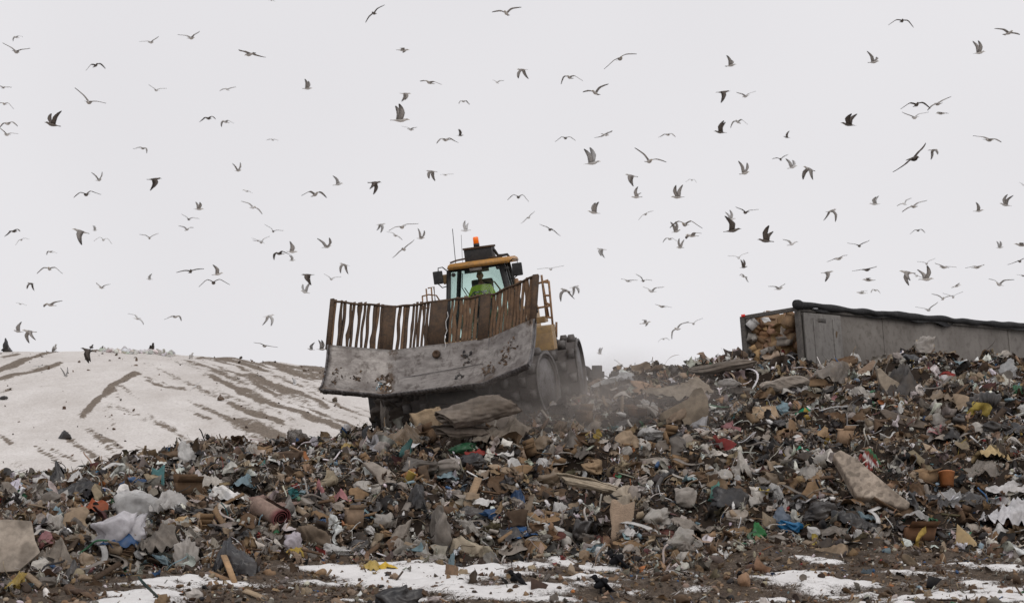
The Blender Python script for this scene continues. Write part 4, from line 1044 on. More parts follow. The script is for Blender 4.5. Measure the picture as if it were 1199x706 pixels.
def sh_cloth(W, D, Hh, g):
    """sheet dropped in a heap: pleats, peaks and a ragged outline"""
    nx, ny = int(np.clip(W / .022, 16, 76)), int(np.clip(D / .022, 14, 60))
    u, v, F = gridpatch(nx, ny); n = Noise(int(g.integers(1e6)))
    big = max(1.0, W / .5); Hh = Hh * min(1.0, .9 / W) ** .5
    q = np.stack([u * 2, v * 2, 0 * u], 1) * big ** .6; q = vwarp(n, q, 1.2, .3)
    e = (1 + .35 * n(np.stack([np.arctan2(v, u) * 1.2, 0 * u, 0 * u + 2], 1), 2.0))
    x = u * W * e; y = v * D * e
    th = g.uniform(-1.2, 1.2); s = u * math.cos(th) + v * math.sin(th); k = g.uniform(8, 15) * big ** .7
    fold = .42 * (1 - np.abs(np.sin(k * s + 1.6 * n(q, 1.2)))) + .42 * (ridge(n, q, 2.6) - .5) + .24 * (ridge(n, q + 4, 5.2) - .5) + .1 * (ridge(n, q - 4, 11) - .5)
    hump = np.exp(-((u - .15 * n(q, .7)) ** 2 * 6 + (v - .1) ** 2 * 6)) * (1 + .4 * n(q, 1.5))
    V = np.stack([x, y, Hh * (.62 * hump + .42 * fold) - .03], 1)
    V = vwarp(n, V, 5 / max(W, .25), .05 * W)
    return V, [F]
def sh_roll(L, r, g, folds=5):
    """long rolled or bundled textile with lengthwise folds"""
    nu, nv_ = 110, 72; n = Noise(int(g.integers(1e6)))
    t = np.linspace(-1, 1, nu); a = np.linspace(0, 2 * math.pi, nv_, endpoint=False); tt, aa = np.meshgrid(t, a, indexing='ij'); tt = tt.ravel(); aa = aa.ravel()
    q = np.stack([tt * 1.5, np.cos(aa), np.sin(aa)], 1)
    rr = r * (1 - np.abs(tt) ** 5) ** .5 * (1 + .2 * n(q, 1.6))
    rr = rr * (1 + .3 * (1 - np.abs(np.sin(folds * .5 * aa + 1.2 * n(q, 1.0) + tt))) + .16 * (ridge(n, q, 3.5) - .6) + .09 * (ridge(n, q, 8) - .6) + .05 * (ridge(n, q + 5, 15) - .6) + .02 * n(q, 30))
    V = np.stack([tt * L / 2 * (1 + .04 * n(q, 2)), rr * np.cos(aa), rr * np.sin(aa) + .1 * r * n(np.stack([tt * 2, 0 * tt, 0 * tt], 1), 1.5)], 1)
    F = [(i * nv_ + j, i * nv_ + (j + 1) % nv_, (i + 1) * nv_ + (j + 1) % nv_, (i + 1) * nv_ + j) for i in range(nu - 1) for j in range(nv_)] 
    return V, F
def sh_cushion(W, D, Hh, g):
    V, F = ico(4); n = Noise(int(g.integers(1e6))); p = np.sign(V) * np.abs(V) ** np.array([.5, .5, .7])
    p = vwarp(n, p, 1.6, .14)
    r = 1 + .1 * (ridge(n, V, 2.6) - .5) + .12 * (ridge(n, V + 5, 5) - .5) + .05 * (ridge(n, V - 5, 10) - .5)
    p = p * r[:, None] * [W / 2, D / 2, Hh / 2]; p[:, 2] += -.3 * Hh * np.exp(-((V[:, 0] - .2) ** 2 + V[:, 1] ** 2) * 3) * (V[:, 2] > 0)
    a = g.uniform(-.3, .3); c, s = math.cos(a), math.sin(a); p = p @ np.array([[c, 0, s], [0, 1, 0], [-s, 0, c]]).T
    return p + [0, 0, Hh * .45], [F]
def sh_card(W, D, Hh, g, bnd=1.0):
    """bent stiff board leaning on the slope"""
    nx, ny = 9, 7; u, v, F = gridpatch(nx, ny); n = Noise(int(g.integers(1e6)))
    th = g.uniform(-.5, .5); s = u * math.cos(th) + v * math.sin(th) - g.uniform(-.2, .2)
    bend = g.uniform(-.9, .9) * np.abs(s) + g.uniform(-.8, .8) * np.maximum(0, v * math.cos(th) - u * math.sin(th) - .1) + .06 * n(np.stack([u, v, u], 1), 5)
    L = math.hypot(D, Hh); t = math.atan2(Hh, D)
    e = 1 + .28 * bnd * n(np.stack([np.arctan2(v, u) * 1.3, 0 * u, 0 * u], 1), 2.2); u = u * e; v = v * e
    x = u * W + .03 * W * n(np.stack([u, v, 0 * u + 3], 1), 7); yy = v * L + .05 * L * n(np.stack([u, v, 0 * u + 8], 1), 7); zz = bend * W * .35 * bnd
    V = np.stack([x, yy * math.cos(t) - zz * math.sin(t), yy * math.sin(t) + zz * math.cos(t) + Hh * .45], 1)
    V2 = V + np.array([0, math.sin(t) * .016, -math.cos(t) * .016])
    i = np.arange(nx * ny).reshape(ny, nx); rim = list(i[0, :]) + list(i[1:, -1]) + list(i[-1, -2::-1]) + list(i[-2:0:-1, 0]); m_ = nx * ny
    sd = np.array([(rim[j], rim[j] + m_, rim[(j + 1) % len(rim)] + m_, rim[(j + 1) % len(rim)]) for j in range(len(rim))])
    return np.concatenate([V, V2]), [F, F[:, ::-1] + m_, sd]
def sh_carton(W, D, Hh, g, flaps=True):
    """dented open carton with flaps"""
    mb = MB(); t = .015; w, d, h = W / 2, D / 2, Hh
    mb.box((-w, -d, 0), (w, -d + t, h)).box((-w, d - t, 0), (w, d, h)).box((-w, -d + t, 0), (-w + t, d - t, h)).box((w - t, -d + t, 0), (w, d - t, h)).box((-w + t, -d + t, 0), (w - t, d - t, t))
    if flaps:
        for sgn in (-1, 1):
            a = g.uniform(.2, 1.3)
            mb.add([(-w, sgn * d, h), (w, sgn * d, h), (w, sgn * (d + .5 * W * math.cos(a)), h + .4 * W * math.sin(a)), (-w, sgn * (d + .45 * W * math.cos(a)), h + .4 * W * math.sin(a)), (-w, sgn * (d - t), h + .001), (w, sgn * (d - t), h + .001), (w, sgn * (d + .5 * W * math.cos(a) - t), h + .4 * W * math.sin(a)), (-w, sgn * (d + .45 * W * math.cos(a) - t), h + .4 * W * math.sin(a))],
                   [(0, 1, 2, 3), (7, 6, 5, 4), (0, 4, 5, 1), (1, 5, 6, 2), (2, 6, 7, 3), (3, 7, 4, 0)])
    V = np.concatenate(mb.V); V[:, 0] += V[:, 2] * g.uniform(-.25, .25); V += g.normal(0, .012, V.shape) * 0
    return V, mb.F
def sh_board(L, w, t, g, broken=True):
    n = 8; x = np.linspace(-L / 2, L / 2, n); cv = g.uniform(-.03, .03) * L
    V, F = tube(np.stack([x, 0 * x, cv * np.cos(x / L * 3)], 1), .1, flat=(w, t))
    if broken: V[-4:, 0] += g.uniform(-.8, .8, 4) * w
    return V, F
def sh_pipe(L, r, g, bend=0.0, hollow=True, ribs=False, seg=16):
    n = 40 if ribs else 14; s = np.linspace(-.5, .5, n)
    p = np.stack([s * L, bend * L * (s * s * 4 - .5) * .5, 0 * s], 1) if not callable(bend) else bend(s)
    rr = np.full(n, r) * (1 + (.09 * np.sign(np.sin(np.arange(n) * 1.6)) if ribs else 0))
    V, F = tube(p, rr, seg, cap=not hollow)
    if hollow:
        V2, F2 = tube(p, rr * .86, seg, cap=False); k = len(V); F = F + [tuple(i + k for i in f[::-1]) for f in F2]
        F += [(j, j + k, (j + 1) % seg + k, (j + 1) % seg) for j in range(seg)] + [(k - seg + (j + 1) % seg, 2 * k - seg + (j + 1) % seg, 2 * k - seg + j, k - seg + j) for j in range(seg)]
        V = np.concatenate([V, V2])
    return V, F
def sh_bottle(L, r, g):
    V, F = lathe([(0, 0), (r * .9, 0), (r, .04 * L), (r, .3 * L), (r * .9, .34 * L), (r, .38 * L), (r, .62 * L), (r * .45, .84 * L), (r * .3, .88 * L), (r * .3, .93 * L), (r * .38, .93 * L), (r * .38, L), (0, L)], 14)
    return V, F
def sh_tub(W, Hh, g):
    r = W / 2; V, F = lathe([(0, 0), (r * .8, 0), (r * .97, Hh * .9), (r * 1.05, Hh * .92), (r * 1.05, Hh), (r * .93, Hh), (r * .76, .03), (0, .03)], 22)
    return V, F
def sh_strip(L, w, g):
    n = 26; t = np.linspace(-.5, .5, n); nz_ = Noise(int(g.integers(1e6)))
    q = np.stack([t, 0 * t, 0 * t], 1)
    p = np.stack([t * L, .16 * L * nz_(q, 6), .07 * L * nz_(q + 3, 7) + .05 * L], 1)
    return tube(p, .02, flat=(w, .008))
def sh_spiral(L, r, g, turns=2.4, sq=.95):
    """blanket rolled and folded on itself, its end layers showing"""
    nt_, nl = 120, 44; n = Noise(int(g.integers(1e6))); t = np.linspace(0, 1, nt_); a = t * turns * 2 * math.pi + g.uniform(0, 6); rad = r * (.22 + .78 * t)
    x = np.linspace(-.5, .5, nl) * L; tt, xx = np.meshgrid(np.arange(nt_), x, indexing='ij'); aa = a[tt]; rr = rad[tt]
    q = np.stack([xx.ravel() * 1.3, (np.cos(aa) * rr).ravel() * 3, (np.sin(aa) * rr).ravel() * 3], 1)
    d = .05 * n(q, 1.5) + .055 * (ridge(n, q * [.5, 1, 1], 3.2) - .6) + .03 * (ridge(n, q * [.6, 1, 1], 8) - .6) + .012 * n(q, 22)
    rr = rr.ravel() + d * (.4 + .6 * t[tt].ravel()); aa = aa.ravel(); sag = 1 - .12 * np.abs(xx.ravel() / L * 2) ** 3
    e = xx.ravel() + .07 * L * n(np.stack([t[tt].ravel() * 3, 0 * aa, np.sign(xx.ravel()) * 2], 1), 2) * np.abs(xx.ravel() / L * 2) ** 2
    V = np.stack([e, rr * np.cos(aa) * sag, rr * np.sin(aa) * sq * sag + .08 * r * n(np.stack([xx.ravel() * 1.5, 0 * aa, 0 * aa], 1), 1.6)], 1)
    nrm = np.stack([0 * aa, np.cos(aa), np.sin(aa)], 1); V2 = V - nrm * .035; k = len(V)
    F = [(i * nl + j, i * nl + j + 1, (i + 1) * nl + j + 1, (i + 1) * nl + j) for i in range(nt_ - 1) for j in range(nl - 1)]
    F = F + [tuple(i + k for i in f[::-1]) for f in F]
    for j in (0, nl - 1): F += [(i * nl + j, (i + 1) * nl + j, (i + 1) * nl + j + k, i * nl + j + k) for i in range(nt_ - 1)]
    F += [((nt_ - 1) * nl + j, (nt_ - 1) * nl + j + 1, (nt_ - 1) * nl + j + 1 + k, (nt_ - 1) * nl + j + k) for j in range(nl - 1)]
    return np.concatenate([V, V2]), F
def rotz(V, a):
    c, s = math.cos(a), math.sin(a); return V @ np.array([[c, -s, 0], [s, c, 0], [0, 0, 1]]).T
def roty(V, a):
    c, s = math.cos(a), math.sin(a); return V @ np.array([[c, 0, s], [0, 1, 0], [-s, 0, c]]).T
def rotx(V, a):
    c, s = math.cos(a), math.sin(a); return V @ np.array([[1, 0, 0], [0, c, -s], [0, s, c]]).T
def jitcol(c, V, g, amt=.12):
    n = Noise(int(g.integers(1e6))); sc = 6
    k = 1 + amt * n(V, sc); return np.clip(np.array(c)[None] * k[:, None], .004, .9)

def slab(pts, depth_up, thick, base_py, base_Y, soft=.03, bulge=0.0, seed=1, crease=.045, fine=.09):
    """a thick slab: its face is the polygon seen at the given pixels, lying on a plane that recedes by depth_up metres per image pixel; solid, with rounded rim"""
    W = [P(px, py, base_Y + (base_py - py) * depth_up) for px, py in pts]
    W = np.array(W); ctr = W.mean(0)
    e1 = W[1] - W[0]; nrm = np.zeros(3)
    for i in range(len(W)): nrm += np.cross(W[i] - ctr, W[(i + 1) % len(W)] - ctr)
    nrm /= np.linalg.norm(nrm)
    if nrm[1] > 0: nrm = -nrm; W = W[::-1]
    bm = bmesh.new(); vs = [bm.verts.new(p - ctr) for p in W]; f = bm.faces.new(vs)
    r = bmesh.ops.extrude_face_region(bm, geom=[f]); ex = [e for e in r['geom'] if isinstance(e, bmesh.types.BMVert)]
    bmesh.ops.translate(bm, verts=ex, vec=tuple(-nrm * thick))
    bmesh.ops.recalc_face_normals(bm, faces=bm.faces)
    bmesh.ops.bevel(bm, geom=bm.edges[:], offset=soft, segments=3, profile=.5, affect='EDGES', clamp_overlap=True)
    bmesh.ops.triangulate(bm, faces=bm.faces)
    for _ in range(5):
        es = [e for e in bm.edges if e.calc_length() > fine]
        if es: bmesh.ops.subdivide_edges(bm, edges=es, cuts=1); bmesh.ops.triangulate(bm, faces=bm.faces)
    mb = MB().addbm(bm); V = np.concatenate(mb.V); n = Noise(seed)
    ext = np.linalg.norm(W - ctr, axis=1).max()
    V += (nrm[None] * (bulge * (1 - np.clip(np.linalg.norm(V, axis=1) / ext, 0, 1) ** 2) + .02 * n(V, 3) + crease * ((ridge(n, V, 3.2) - .5) + .7 * (ridge(n, V + 3, 7) - .5) + .3 * n(V, 16)))[:, None])
    return V, mb.F, ctr

# ------------------------------------------------------------------ waste that can be told apart
ITEMS = []      # (object, px, py) of single things, for the words that place their neighbours
MARKS = []      # (px, py, phrase)
BOXES = []
def own(name, V, F, mat, col, loc, label, cat, smooth, px, py, mark=None, group=None, attrs=None):
    V = np.asarray(V, float)
    o = mesh_obj(name, V, F, M[mat], None, smooth, col=col, loc=tuple(loc), attrs=attrs)
    tag(o, label, cat, group)
    if mark: MARKS.append((px, py, mark))
    return o
gi = np.random.default_rng(404)
def item(kind, name, cat, box, colr, label, mat=None, rot=0.0, mark=None, depth=.8, lift=0.05, sink=.06, tiltx=0.0, tilty=0.0, group=None, **k):
    x0, y0, x1, y1 = box; BOXES.append(box)
    cx = (x0 + x1) / 2; h = hit(cx, y1 - .12 * (y1 - y0)); s = h[1] / FPX
    W, Hh = (x1 - x0) * s * 1.06, (y1 - y0) * s * 1.06; D = max(W * depth, .08)
    if kind == 'bag': V, F = sh_bag(W, D, Hh, gi, **k)
    elif kind == 'cloth': V, F = sh_cloth(W * 1.05, max(D, Hh * 1.4), Hh * 1.0, gi)
    elif kind == 'cushion': V, F = sh_cushion(W, D, Hh, gi)
    elif kind == 'card': V, F = sh_card(W, max(.25 * Hh, .1), Hh * .95, gi)
    elif kind == 'carton': V, F = sh_carton(W * .9, D * .8, Hh * .8, gi)
    elif kind == 'tub': V, F = sh_tub(W, Hh, gi)
    elif kind == 'bottle': V, F = sh_bottle(Hh, W / 2, gi)
    V = np.asarray(V, float)
    if tilty: V = roty(V, tilty)
    if tiltx: V = rotx(V, tiltx)
    if rot: V = rotz(V, rot)
    c = C[colr] if isinstance(colr, str) else ((.2, .2, .2) if callable(colr) else colr)
    mat = mat or {'bag': 'film', 'cloth': 'cloth', 'cushion': 'cloth', 'card': 'card', 'carton': 'card', 'tub': 'hard', 'bottle': 'hard'}[kind]
    o = own(name, V, F, mat, colr(V) if callable(colr) else jitcol(c, V, gi), h + [0, 0, lift - sink * Hh], label, cat, kind not in ('card', 'carton'), cx, (y0 + y1) / 2, mark, group)
    return o
def line_item(kind, name, cat, p0, p1, thick, colr, label, mat, mark=None, d0=0.0, d1=0.0, flat=.3, group=None, up=.5, **k):
    """a long piece between two pixels; d0 / d1 bring an end forward (metres)"""
    (ax, ay), (bx, by) = p0, p1
    a, c = hit(ax, ay), hit(bx, by)
    lo, hi = (a, c) if ay > by else (c, a)
    Y0 = a[1] if ay >= by else c[1]
    # the upper end rests partly in the air: keep its distance between the lower end's and the slope's
    Yh = Y0 + (hi[1] - Y0) * up
    A_ = P(ax, ay, (a[1] if ay >= by else Yh) - d0); B_ = P(bx, by, (c[1] if by > ay else Yh) - d1)
    L = np.linalg.norm(B_ - A_); w_ = thick * Y0 / FPX
    if kind == 'board': V, F = sh_board(L, w_, max(w_ * flat, .018), gi)
    elif kind == 'pipe': V, F = sh_pipe(L, w_ / 2, gi, **k)
    elif kind == 'log': V, F = sh_pipe(L, w_ / 2, gi, hollow=False)
    ex = (B_ - A_) / L; toc = -((A_ + B_) / 2 - [0, 0, CAMZ]); toc /= np.linalg.norm(toc)
    ez = toc * .75 + np.array([0, 0, .66]); ez -= ex * (ez @ ex); ez /= np.linalg.norm(ez); ey = np.cross(ez, ex)
    V = np.asarray(V) @ np.stack([ex, ey, ez])
    BOXES.append((min(ax, bx), min(ay, by), max(ax, bx), max(ay, by)))
    return own(name, V, F, mat, jitcol(C[colr] if isinstance(colr, str) else colr, V, gi), (A_ + B_) / 2 + ez * w_ * .12, label, cat, kind != 'board', (ax + bx) / 2, (ay + by) / 2, mark, group)
def slab_item(name, cat, pts, colr, label, mat, thick, tilt=.012, mark=None, soft=.03, bulge=0.0, pattern=None, fwd=.1, base=None):
    xs_, ys_ = [p[0] for p in pts], [p[1] for p in pts]
    by = max(ys_); bx = pts[int(np.argmax(ys_))][0]; h = hit(bx if base is None else base, by)
    V, F, ctr = slab(pts, tilt, thick, by, h[1] - fwd, soft * .55 if mat == 'cloth' else soft, bulge, int(gi.integers(1e5)), (.016 if pattern is pat_leaf else .026) if mat in ('cloth', 'film') else .008, .03 if pattern is pat_leaf else .08)
    BOXES.append((min(xs_), min(ys_), max(xs_), by))
    c = jitcol(C[colr] if isinstance(colr, str) else colr, V, gi)
    if pattern is not None: c = pattern(V, c)
    return own(name, V, F, mat, c, ctr, label, cat, True, np.mean(xs_), np.mean(ys_), mark)
def pat_leaf(V, c):
    n = Noise(31); n2 = Noise(32); k = sstep(.5, .75, n(V * [1, 1, .7], 36)) * .9 + .35 * sstep(.5, .8, n2(V, 60)); return c * (1 - .42 * np.clip(k, 0, 1)[:, None])
def pat_stripe(cols, f):
    def fn(V, c):
        s = np.floor((V[:, 0] * .8 - V[:, 2] * .6) * f).astype(int) % len(cols); return np.array([C[x] for x in cols])[s]
    return fn
def pat_dirt(V, c):
    n = Noise(41); return c * ((1 - .5 * sstep(.1, .9, n(V, 4))) * (1 - .35 * sstep(.3, .8, n(V + 4, 11))))[:, None]

# ---- under and beside the blade
def bundle(name, cat, p0, p1, thick, colr, label, mark=None, fwd=.3, folds=5, spiral=0, swing=0.0):
    (ax, ay), (bx, by) = p0, p1; h = hit((ax + bx) / 2, max(ay, by) + thick * .45); Yb = h[1] - fwd
    A_, B_ = P(ax, ay, Yb), P(bx, by, Yb + .5 * abs(ay - by) * .01); L = np.linalg.norm(B_ - A_); V, F = sh_spiral(L, thick * Yb / FPX / 2, gi, spiral) if spiral else sh_roll(L, thick * Yb / FPX / 2, gi, folds); V = rotz(V, swing)
    ex = (B_ - A_) / L; ez = np.array([0, 0, 1.0]); ez -= ex * ez[2]; ez /= np.linalg.norm(ez); V = V @ np.stack([ex, np.cross(ez, ex), ez])
    BOXES.append((min(ax, bx), min(ay, by) - thick / 2, max(ax, bx), max(ay, by) + thick / 2))
    return own(name, V, F, 'cloth', jitcol(colr, V, gi), (A_ + B_) / 2, label, cat, True, (ax + bx) / 2, (ay + by) / 2, mark)
bundle('rolled_blanket', 'blanket', (514, 493), (600, 470), 42, (.175, .148, .125), 'fat dusty grey-brown rolled blanket in front of the compactor wheel', 'the rolled blanket', .5, spiral=2.3, swing=.35)
bundle('folded_rug', 'rug', (512, 508), (570, 504), 26, (.15, .125, .105), 'brown folded rug squeezed under the rolled blanket', None, .5, spiral=1.8, swing=.3)
bundle('grey_bundle', 'bundle', (484, 486), (524, 476), 26, (.17, .155, .145), 'dark grey bundle between the tan sack and the rolled blanket', None, .3)
item('cushion', 'stuffed_sack', 'sack', (480, 478, 518, 516), (.27, .2, .13), 'lumpy tan sack leaning on the rolled blanket below the blade', mark='the tan sack', tiltx=0)
item('bag', 'torn_rag', 'rag', (441, 470, 462, 506), (.25, .225, .2), 'ragged grey rag hanging at the dark scraper bar under the blade corner', mat='cloth', depth=.5)
item('bag', 'torn_rag', 'rag', (461, 468, 474, 503), (.2, .18, .16), 'narrow grey rag hanging beside the wider ragged rag under the blade', mat='cloth', depth=.5)
item('cloth', 'crushed_carpet', 'carpet', (560, 496, 606, 518), (.17, .145, .12), 'dusty brown crushed carpet under the end of the rolled blanket', depth=.9)
item('cloth', 'torn_film', 'plastic film', (585, 485, 606, 497), 'offwhite', 'pale torn film lying behind the rolled blanket by the wheel', mat='film')
item('cloth', 'striped_cloth', 'cloth', (553, 520, 592, 537), 'red', 'red and white cloth on top of the heap below the rolled blanket', mark='the red and white cloth', mat='cloth')
o = bpy.data.objects['striped_cloth']; me = o.data; co_ = np.array([v.co[:] for v in me.vertices]); cc = np.where((co_[:, :1] + .3 * co_[:, 1:2]) > .10, np.array(C['white']), np.array(C['red'])); me.attributes['Col'].data.foreach_set('color', np.concatenate([cc, np.ones((len(cc), 1))], 1).astype(np.float32).ravel())
item('bag', 'plastic_bag', 'plastic bag', (529, 522, 555, 534), 'green', 'white and green plastic bag next to the red and white cloth', mark='the green bag')
item('bag', 'black_bag', 'bin bag', (546, 534, 570, 552), 'black', 'black bin bag right under the red and white cloth', mat='blackbag')
item('cloth', 'torn_rag', 'rag', (546, 484, 562, 512), (.36, .33, .3), 'pale limp rag strip hanging over the rolled blanket', depth=.4, tiltx=.9, lift=.25)
item('cushion', 'slack_sack', 'sack', (560, 480, 606, 512), (.24, .2, .165), 'slack grey-tan sack below the upper end of the rolled blanket', mark='the slack sack', lift=.1)
item('cushion', 'slack_sack', 'sack', (486, 466, 522, 494), (.21, .185, .165), 'grey slack sack wedged between the tan sack and the blade', lift=.15)
# ---- middle of the heap
line_item('pipe', 'foam_tube', 'tube', (376, 526), (412, 521), 13, (.4, .28, .09), 'mustard yellow hollow foam tube with a dark open end', 'cloth', 'the mustard tube', bend=.12)
item('cloth', 'mustard_cloth', 'cloth', (404, 516, 426, 530), (.36, .26, .11), 'mustard cloth at the far end of the yellow foam tube', depth=.7)
item('cushion', 'brown_mat', 'mat', (320, 529, 357, 543), (.2, .14, .105), 'smooth brown mat hump on the heap left of the mustard tube', depth=.8, mark='the brown mat')
item('cushion', 'grey_bag', 'bag', (471, 537, 512, 560), 'grey', 'full dull grey bag, the wider of a pair above the pale tube', mark='the full grey bags', mat='film')
item('cushion', 'grey_bag', 'bag', (505, 540, 536, 560), 'palegrey', 'full pale grey bag, the smaller of a pair, beside a light blue cloth', mat='film')
item('cloth', 'blue_cloth', 'cloth', (510, 550, 540, 564), 'lightblue', 'light blue cloth strip in front of the pair of full grey bags', depth=.5)
item('bag', 'orange_bag', 'bag', (471, 551, 492, 563), (.45, .22, .09), 'orange plastic bag under the wider full grey bag')
item('tub', 'yellow_tub', 'tub', (471, 556, 481, 570), 'yellow', 'small yellow tub under the orange plastic bag', tilty=.5)
line_item('pipe', 'white_pipe', 'pipe', (528, 564), (556, 568), 4, 'white', 'thin white pipe lying level below the full grey bags', 'hard', 'the thin white pipe')
line_item('board', 'wooden_board', 'board', (549, 588), (560, 561), 9, (.42, .29, .18), 'clean light wooden board standing up next to the thin white pipe', 'wood', 'the light upright board', flat=.2, d0=.1, d1=.3, group='boards in the waste')
line_item('board', 'wooden_board', 'board', (358, 545), (371, 570), 8, (.33, .2, .12), 'reddish brown board leaning above the pink toy', 'wood', flat=.25, d1=.2, group='boards in the waste')
item('bag', 'plush_toy', 'toy', (367, 568, 381, 587), 'pink', 'pink fluffy toy lying under the reddish brown board', mat='cloth', mark='the pink toy')
item('cloth', 'pink_cloth', 'cloth', (392, 570, 409, 592), 'pink', 'limp pink cloth a little right of the pink toy', depth=.6)
item('cloth', 'plastic_bag', 'plastic bag', (383, 536, 415, 559), 'white', 'bright white torn plastic bag draped behind the pink toy', mat='film', mark='the bright white torn bag')
slab_item('padded_mat', 'mat', [(424, 541), (436, 540), (456, 549), (464, 556), (464, 570), (447, 573), (440, 556)], 'palegrey', 'pale grey folded mat with a dull underside, right of the bright white torn bag', 'cloth', .12, .012, 'the pale folded mat', .05)
item('cloth', 'tan_carpet', 'carpet', (300, 572, 345, 592), (.27, .22, .175), 'tan carpet scrap above the rolled carpet', depth=.6)
# carpet roll
h = hit(330, 622); s = h[1] / FPX
t_ = np.linspace(0, 2 * math.pi * 3.2, 70); rad = .05 + .055 * t_ / 6.28
spi = np.stack([rad * np.cos(t_), 0 * t_, rad * np.sin(t_)], 1); Vr, Fr = [], []
nyr = 5
for j in range(nyr):
    yv = j * .22; Vr.append(spi + [0, yv, 0])
for j in range(nyr - 1):
    for i in range(len(t_) - 1): Fr.append((j * 70 + i, j * 70 + i + 1, (j + 1) * 70 + i + 1, (j + 1) * 70 + i))
Vr = np.concatenate(Vr); n_ = Noise(8); Vr = Vr + .012 * np.stack([n_(Vr, 8), 0 * Vr[:, 0], n_(Vr + 2, 8)], 1); Vr2 = Vr * [1.13, 1, 1.13]
Vr = np.concatenate([Vr, Vr2]); Fr = Fr + [tuple(i + 350 for i in f[::-1]) for f in Fr] + [(i, i + 1, i + 351, i + 350) for i in range(69)]
Vr = rotz(rotx(Vr * .95, .35), .75); cr_ = np.tile((.28, .2, .165), (len(Vr), 1)); cr_[:70] = (.2, .05, .06); cr_[350:420] = (.2, .06, .065)
own('carpet_roll', Vr, Fr, 'cloth', cr_, h + [0, -.1, .26], 'rolled pinkish carpet showing its dark red edge spiral', 'carpet', False, 325, 606, 'the rolled carpet'); BOXES.append((303, 586, 342, 626))
item('cloth', 'carpet_flap', 'carpet', (301, 588, 340, 606), (.26, .175, .15), 'loose pinkish carpet flap thrown over the rolled carpet', depth=.6, lift=.25)
item('bag', 'lilac_rag', 'rag', (333, 625, 355, 650), (.5, .46, .5), 'pale lilac rag hanging at the foot of the heap below the rolled carpet', mat='cloth', depth=.5, mark='the lilac rag')
item('bag', 'plastic_bag', 'plastic bag', (376, 640, 408, 654), 'white', 'flat white plastic bag on the snow edge right of the lilac rag')
o = item('cloth', 'yellow_glove', 'glove', (426, 656, 446, 669), 'yellow', 'limp yellow rubber glove lying on the snow, the left one of a pair', mat='hard', group='yellow gloves on the snow', mark='the yellow gloves')
o = item('cloth', 'yellow_glove', 'glove', (444, 656, 468, 669), (.58, .38, .03), 'bright yellow rubber glove on the snow, the right one of a pair', mat='hard', group='yellow gloves on the snow')
item('bag', 'black_bag', 'bin bag', (440, 690, 493, 716), 'black', 'shiny black bin bag lying alone on the snow at the very front', mat='blackbag', mark='the lone black bin bag', depth=.7)
item('cushion', 'foam_sack', 'sack', (527, 634, 564, 662), (.38, .32, .24), 'burst beige sack with yellow foam showing at the foot of the heap', mark='the burst beige sack')
item('bag', 'yellow_foam', 'foam', (533, 643, 547, 658), 'yellow', 'yellow foam lump poking out of the burst beige sack', mat='cloth', depth=.4, lift=.05)
item('cushion', 'cloth_bundle', 'bundle', (544, 642, 579, 664), (.3, .265, .2), 'knotted olive beige cloth bundle against the burst beige sack')
item('cloth', 'hanging_trousers', 'cloth', (500, 592, 525, 646), (.2, .18, .16), 'long grey brown trousers hanging down the heap face', depth=.5, mark='the hanging trousers', tiltx=.9, lift=.1)
item('bag', 'black_film', 'plastic film', (480, 572, 502, 602), 'black', 'crumpled black film hanging beside a grey film strip', mat='blackbag', depth=.5)
line_item('board', 'film_strip', 'plastic film', (463, 618), (490, 570), 9, 'palegrey', 'long pale grey film strip lying down the heap left of the black film', 'film', flat=.1, d1=.25)
item('bag', 'plastic_bag', 'plastic bag', (437, 601, 463, 622), 'offwhite', 'small white plastic bag low on the heap left of the grey film strip', depth=.6)
item('bag', 'grey_rag', 'rag', (460, 616, 482, 642), 'palegrey', 'pale grey rag with ragged hem under the grey film strip', mat='cloth', depth=.5)
item('carton', 'carton', 'carton', (404, 598, 424, 622), (.27, .19, .13), 'crushed brown carton low on the heap above the flat white bag', rot=.4, group='cartons in the waste')
item('bag', 'brown_sack', 'sack', (352, 618, 384, 645), (.15, .115, .085), 'dull brown sack at the heap foot right of the lilac rag', mat='cloth')
item('bag', 'blue_film', 'plastic film', (564, 600, 590, 614), 'blue', 'small knotted dark blue film right of the hanging trousers', depth=.5)
item('bag', 'teal_scrap', 'cloth', (524, 652, 532, 672), 'lightblue', 'tiny light blue scrap on the snow below the burst beige sack', depth=.5)
# ---- left part
slab_item('dirty_fibreboard', 'panel', [(-30, 672), (-30, 611), (8, 608), (37, 610), (41, 632), (47, 646), (22, 668)], (.33, .28, .23), 'large dirty beige panel leaning at the left edge of the picture', 'card', .05, .01, 'the big beige panel', .006, pattern=pat_dirt)
item('cloth', 'canvas_sheet', 'canvas', (18, 643, 72, 680), (.19, .165, .14), 'stiff grey brown canvas sheet in front of the big beige panel', depth=.6, mark='the stiff canvas')
item('bag', 'plastic_bag', 'plastic bag', (130, 571, 190, 618), (.56, .55, .54), 'largest dirty white plastic bag, spread over the left part of the heap', mark='the largest white bag', depth=.7)
item('bag', 'plastic_bag', 'plastic bag', (112, 600, 172, 644), (.6, .58, .6), 'milky white bag with a bright blue streak below the largest white bag', mat='film', mark='the blue-streaked bag', depth=.6)
item('cloth', 'blue_film', 'plastic film', (128, 628, 160, 644), 'blue', 'bright blue film strip on the milky white bag', mat='film', depth=.35, lift=.1)
item('cloth', 'plastic_bag', 'plastic bag', (178, 570, 216, 606), (.5, .48, .46), 'dull white plastic bag with knotted edge beside the largest white bag', mat='film')
item('cloth', 'grey_tarpaulin', 'tarpaulin', (158, 620, 200, 648), (.19, .17, .15), 'dark taupe tarpaulin folded under the milky white bag', depth=.7)
item('bag', 'blue_bag', 'plastic bag', (140, 563, 168, 577), 'blue', 'bright royal blue bag behind the largest white bag', mark='the royal blue bag')
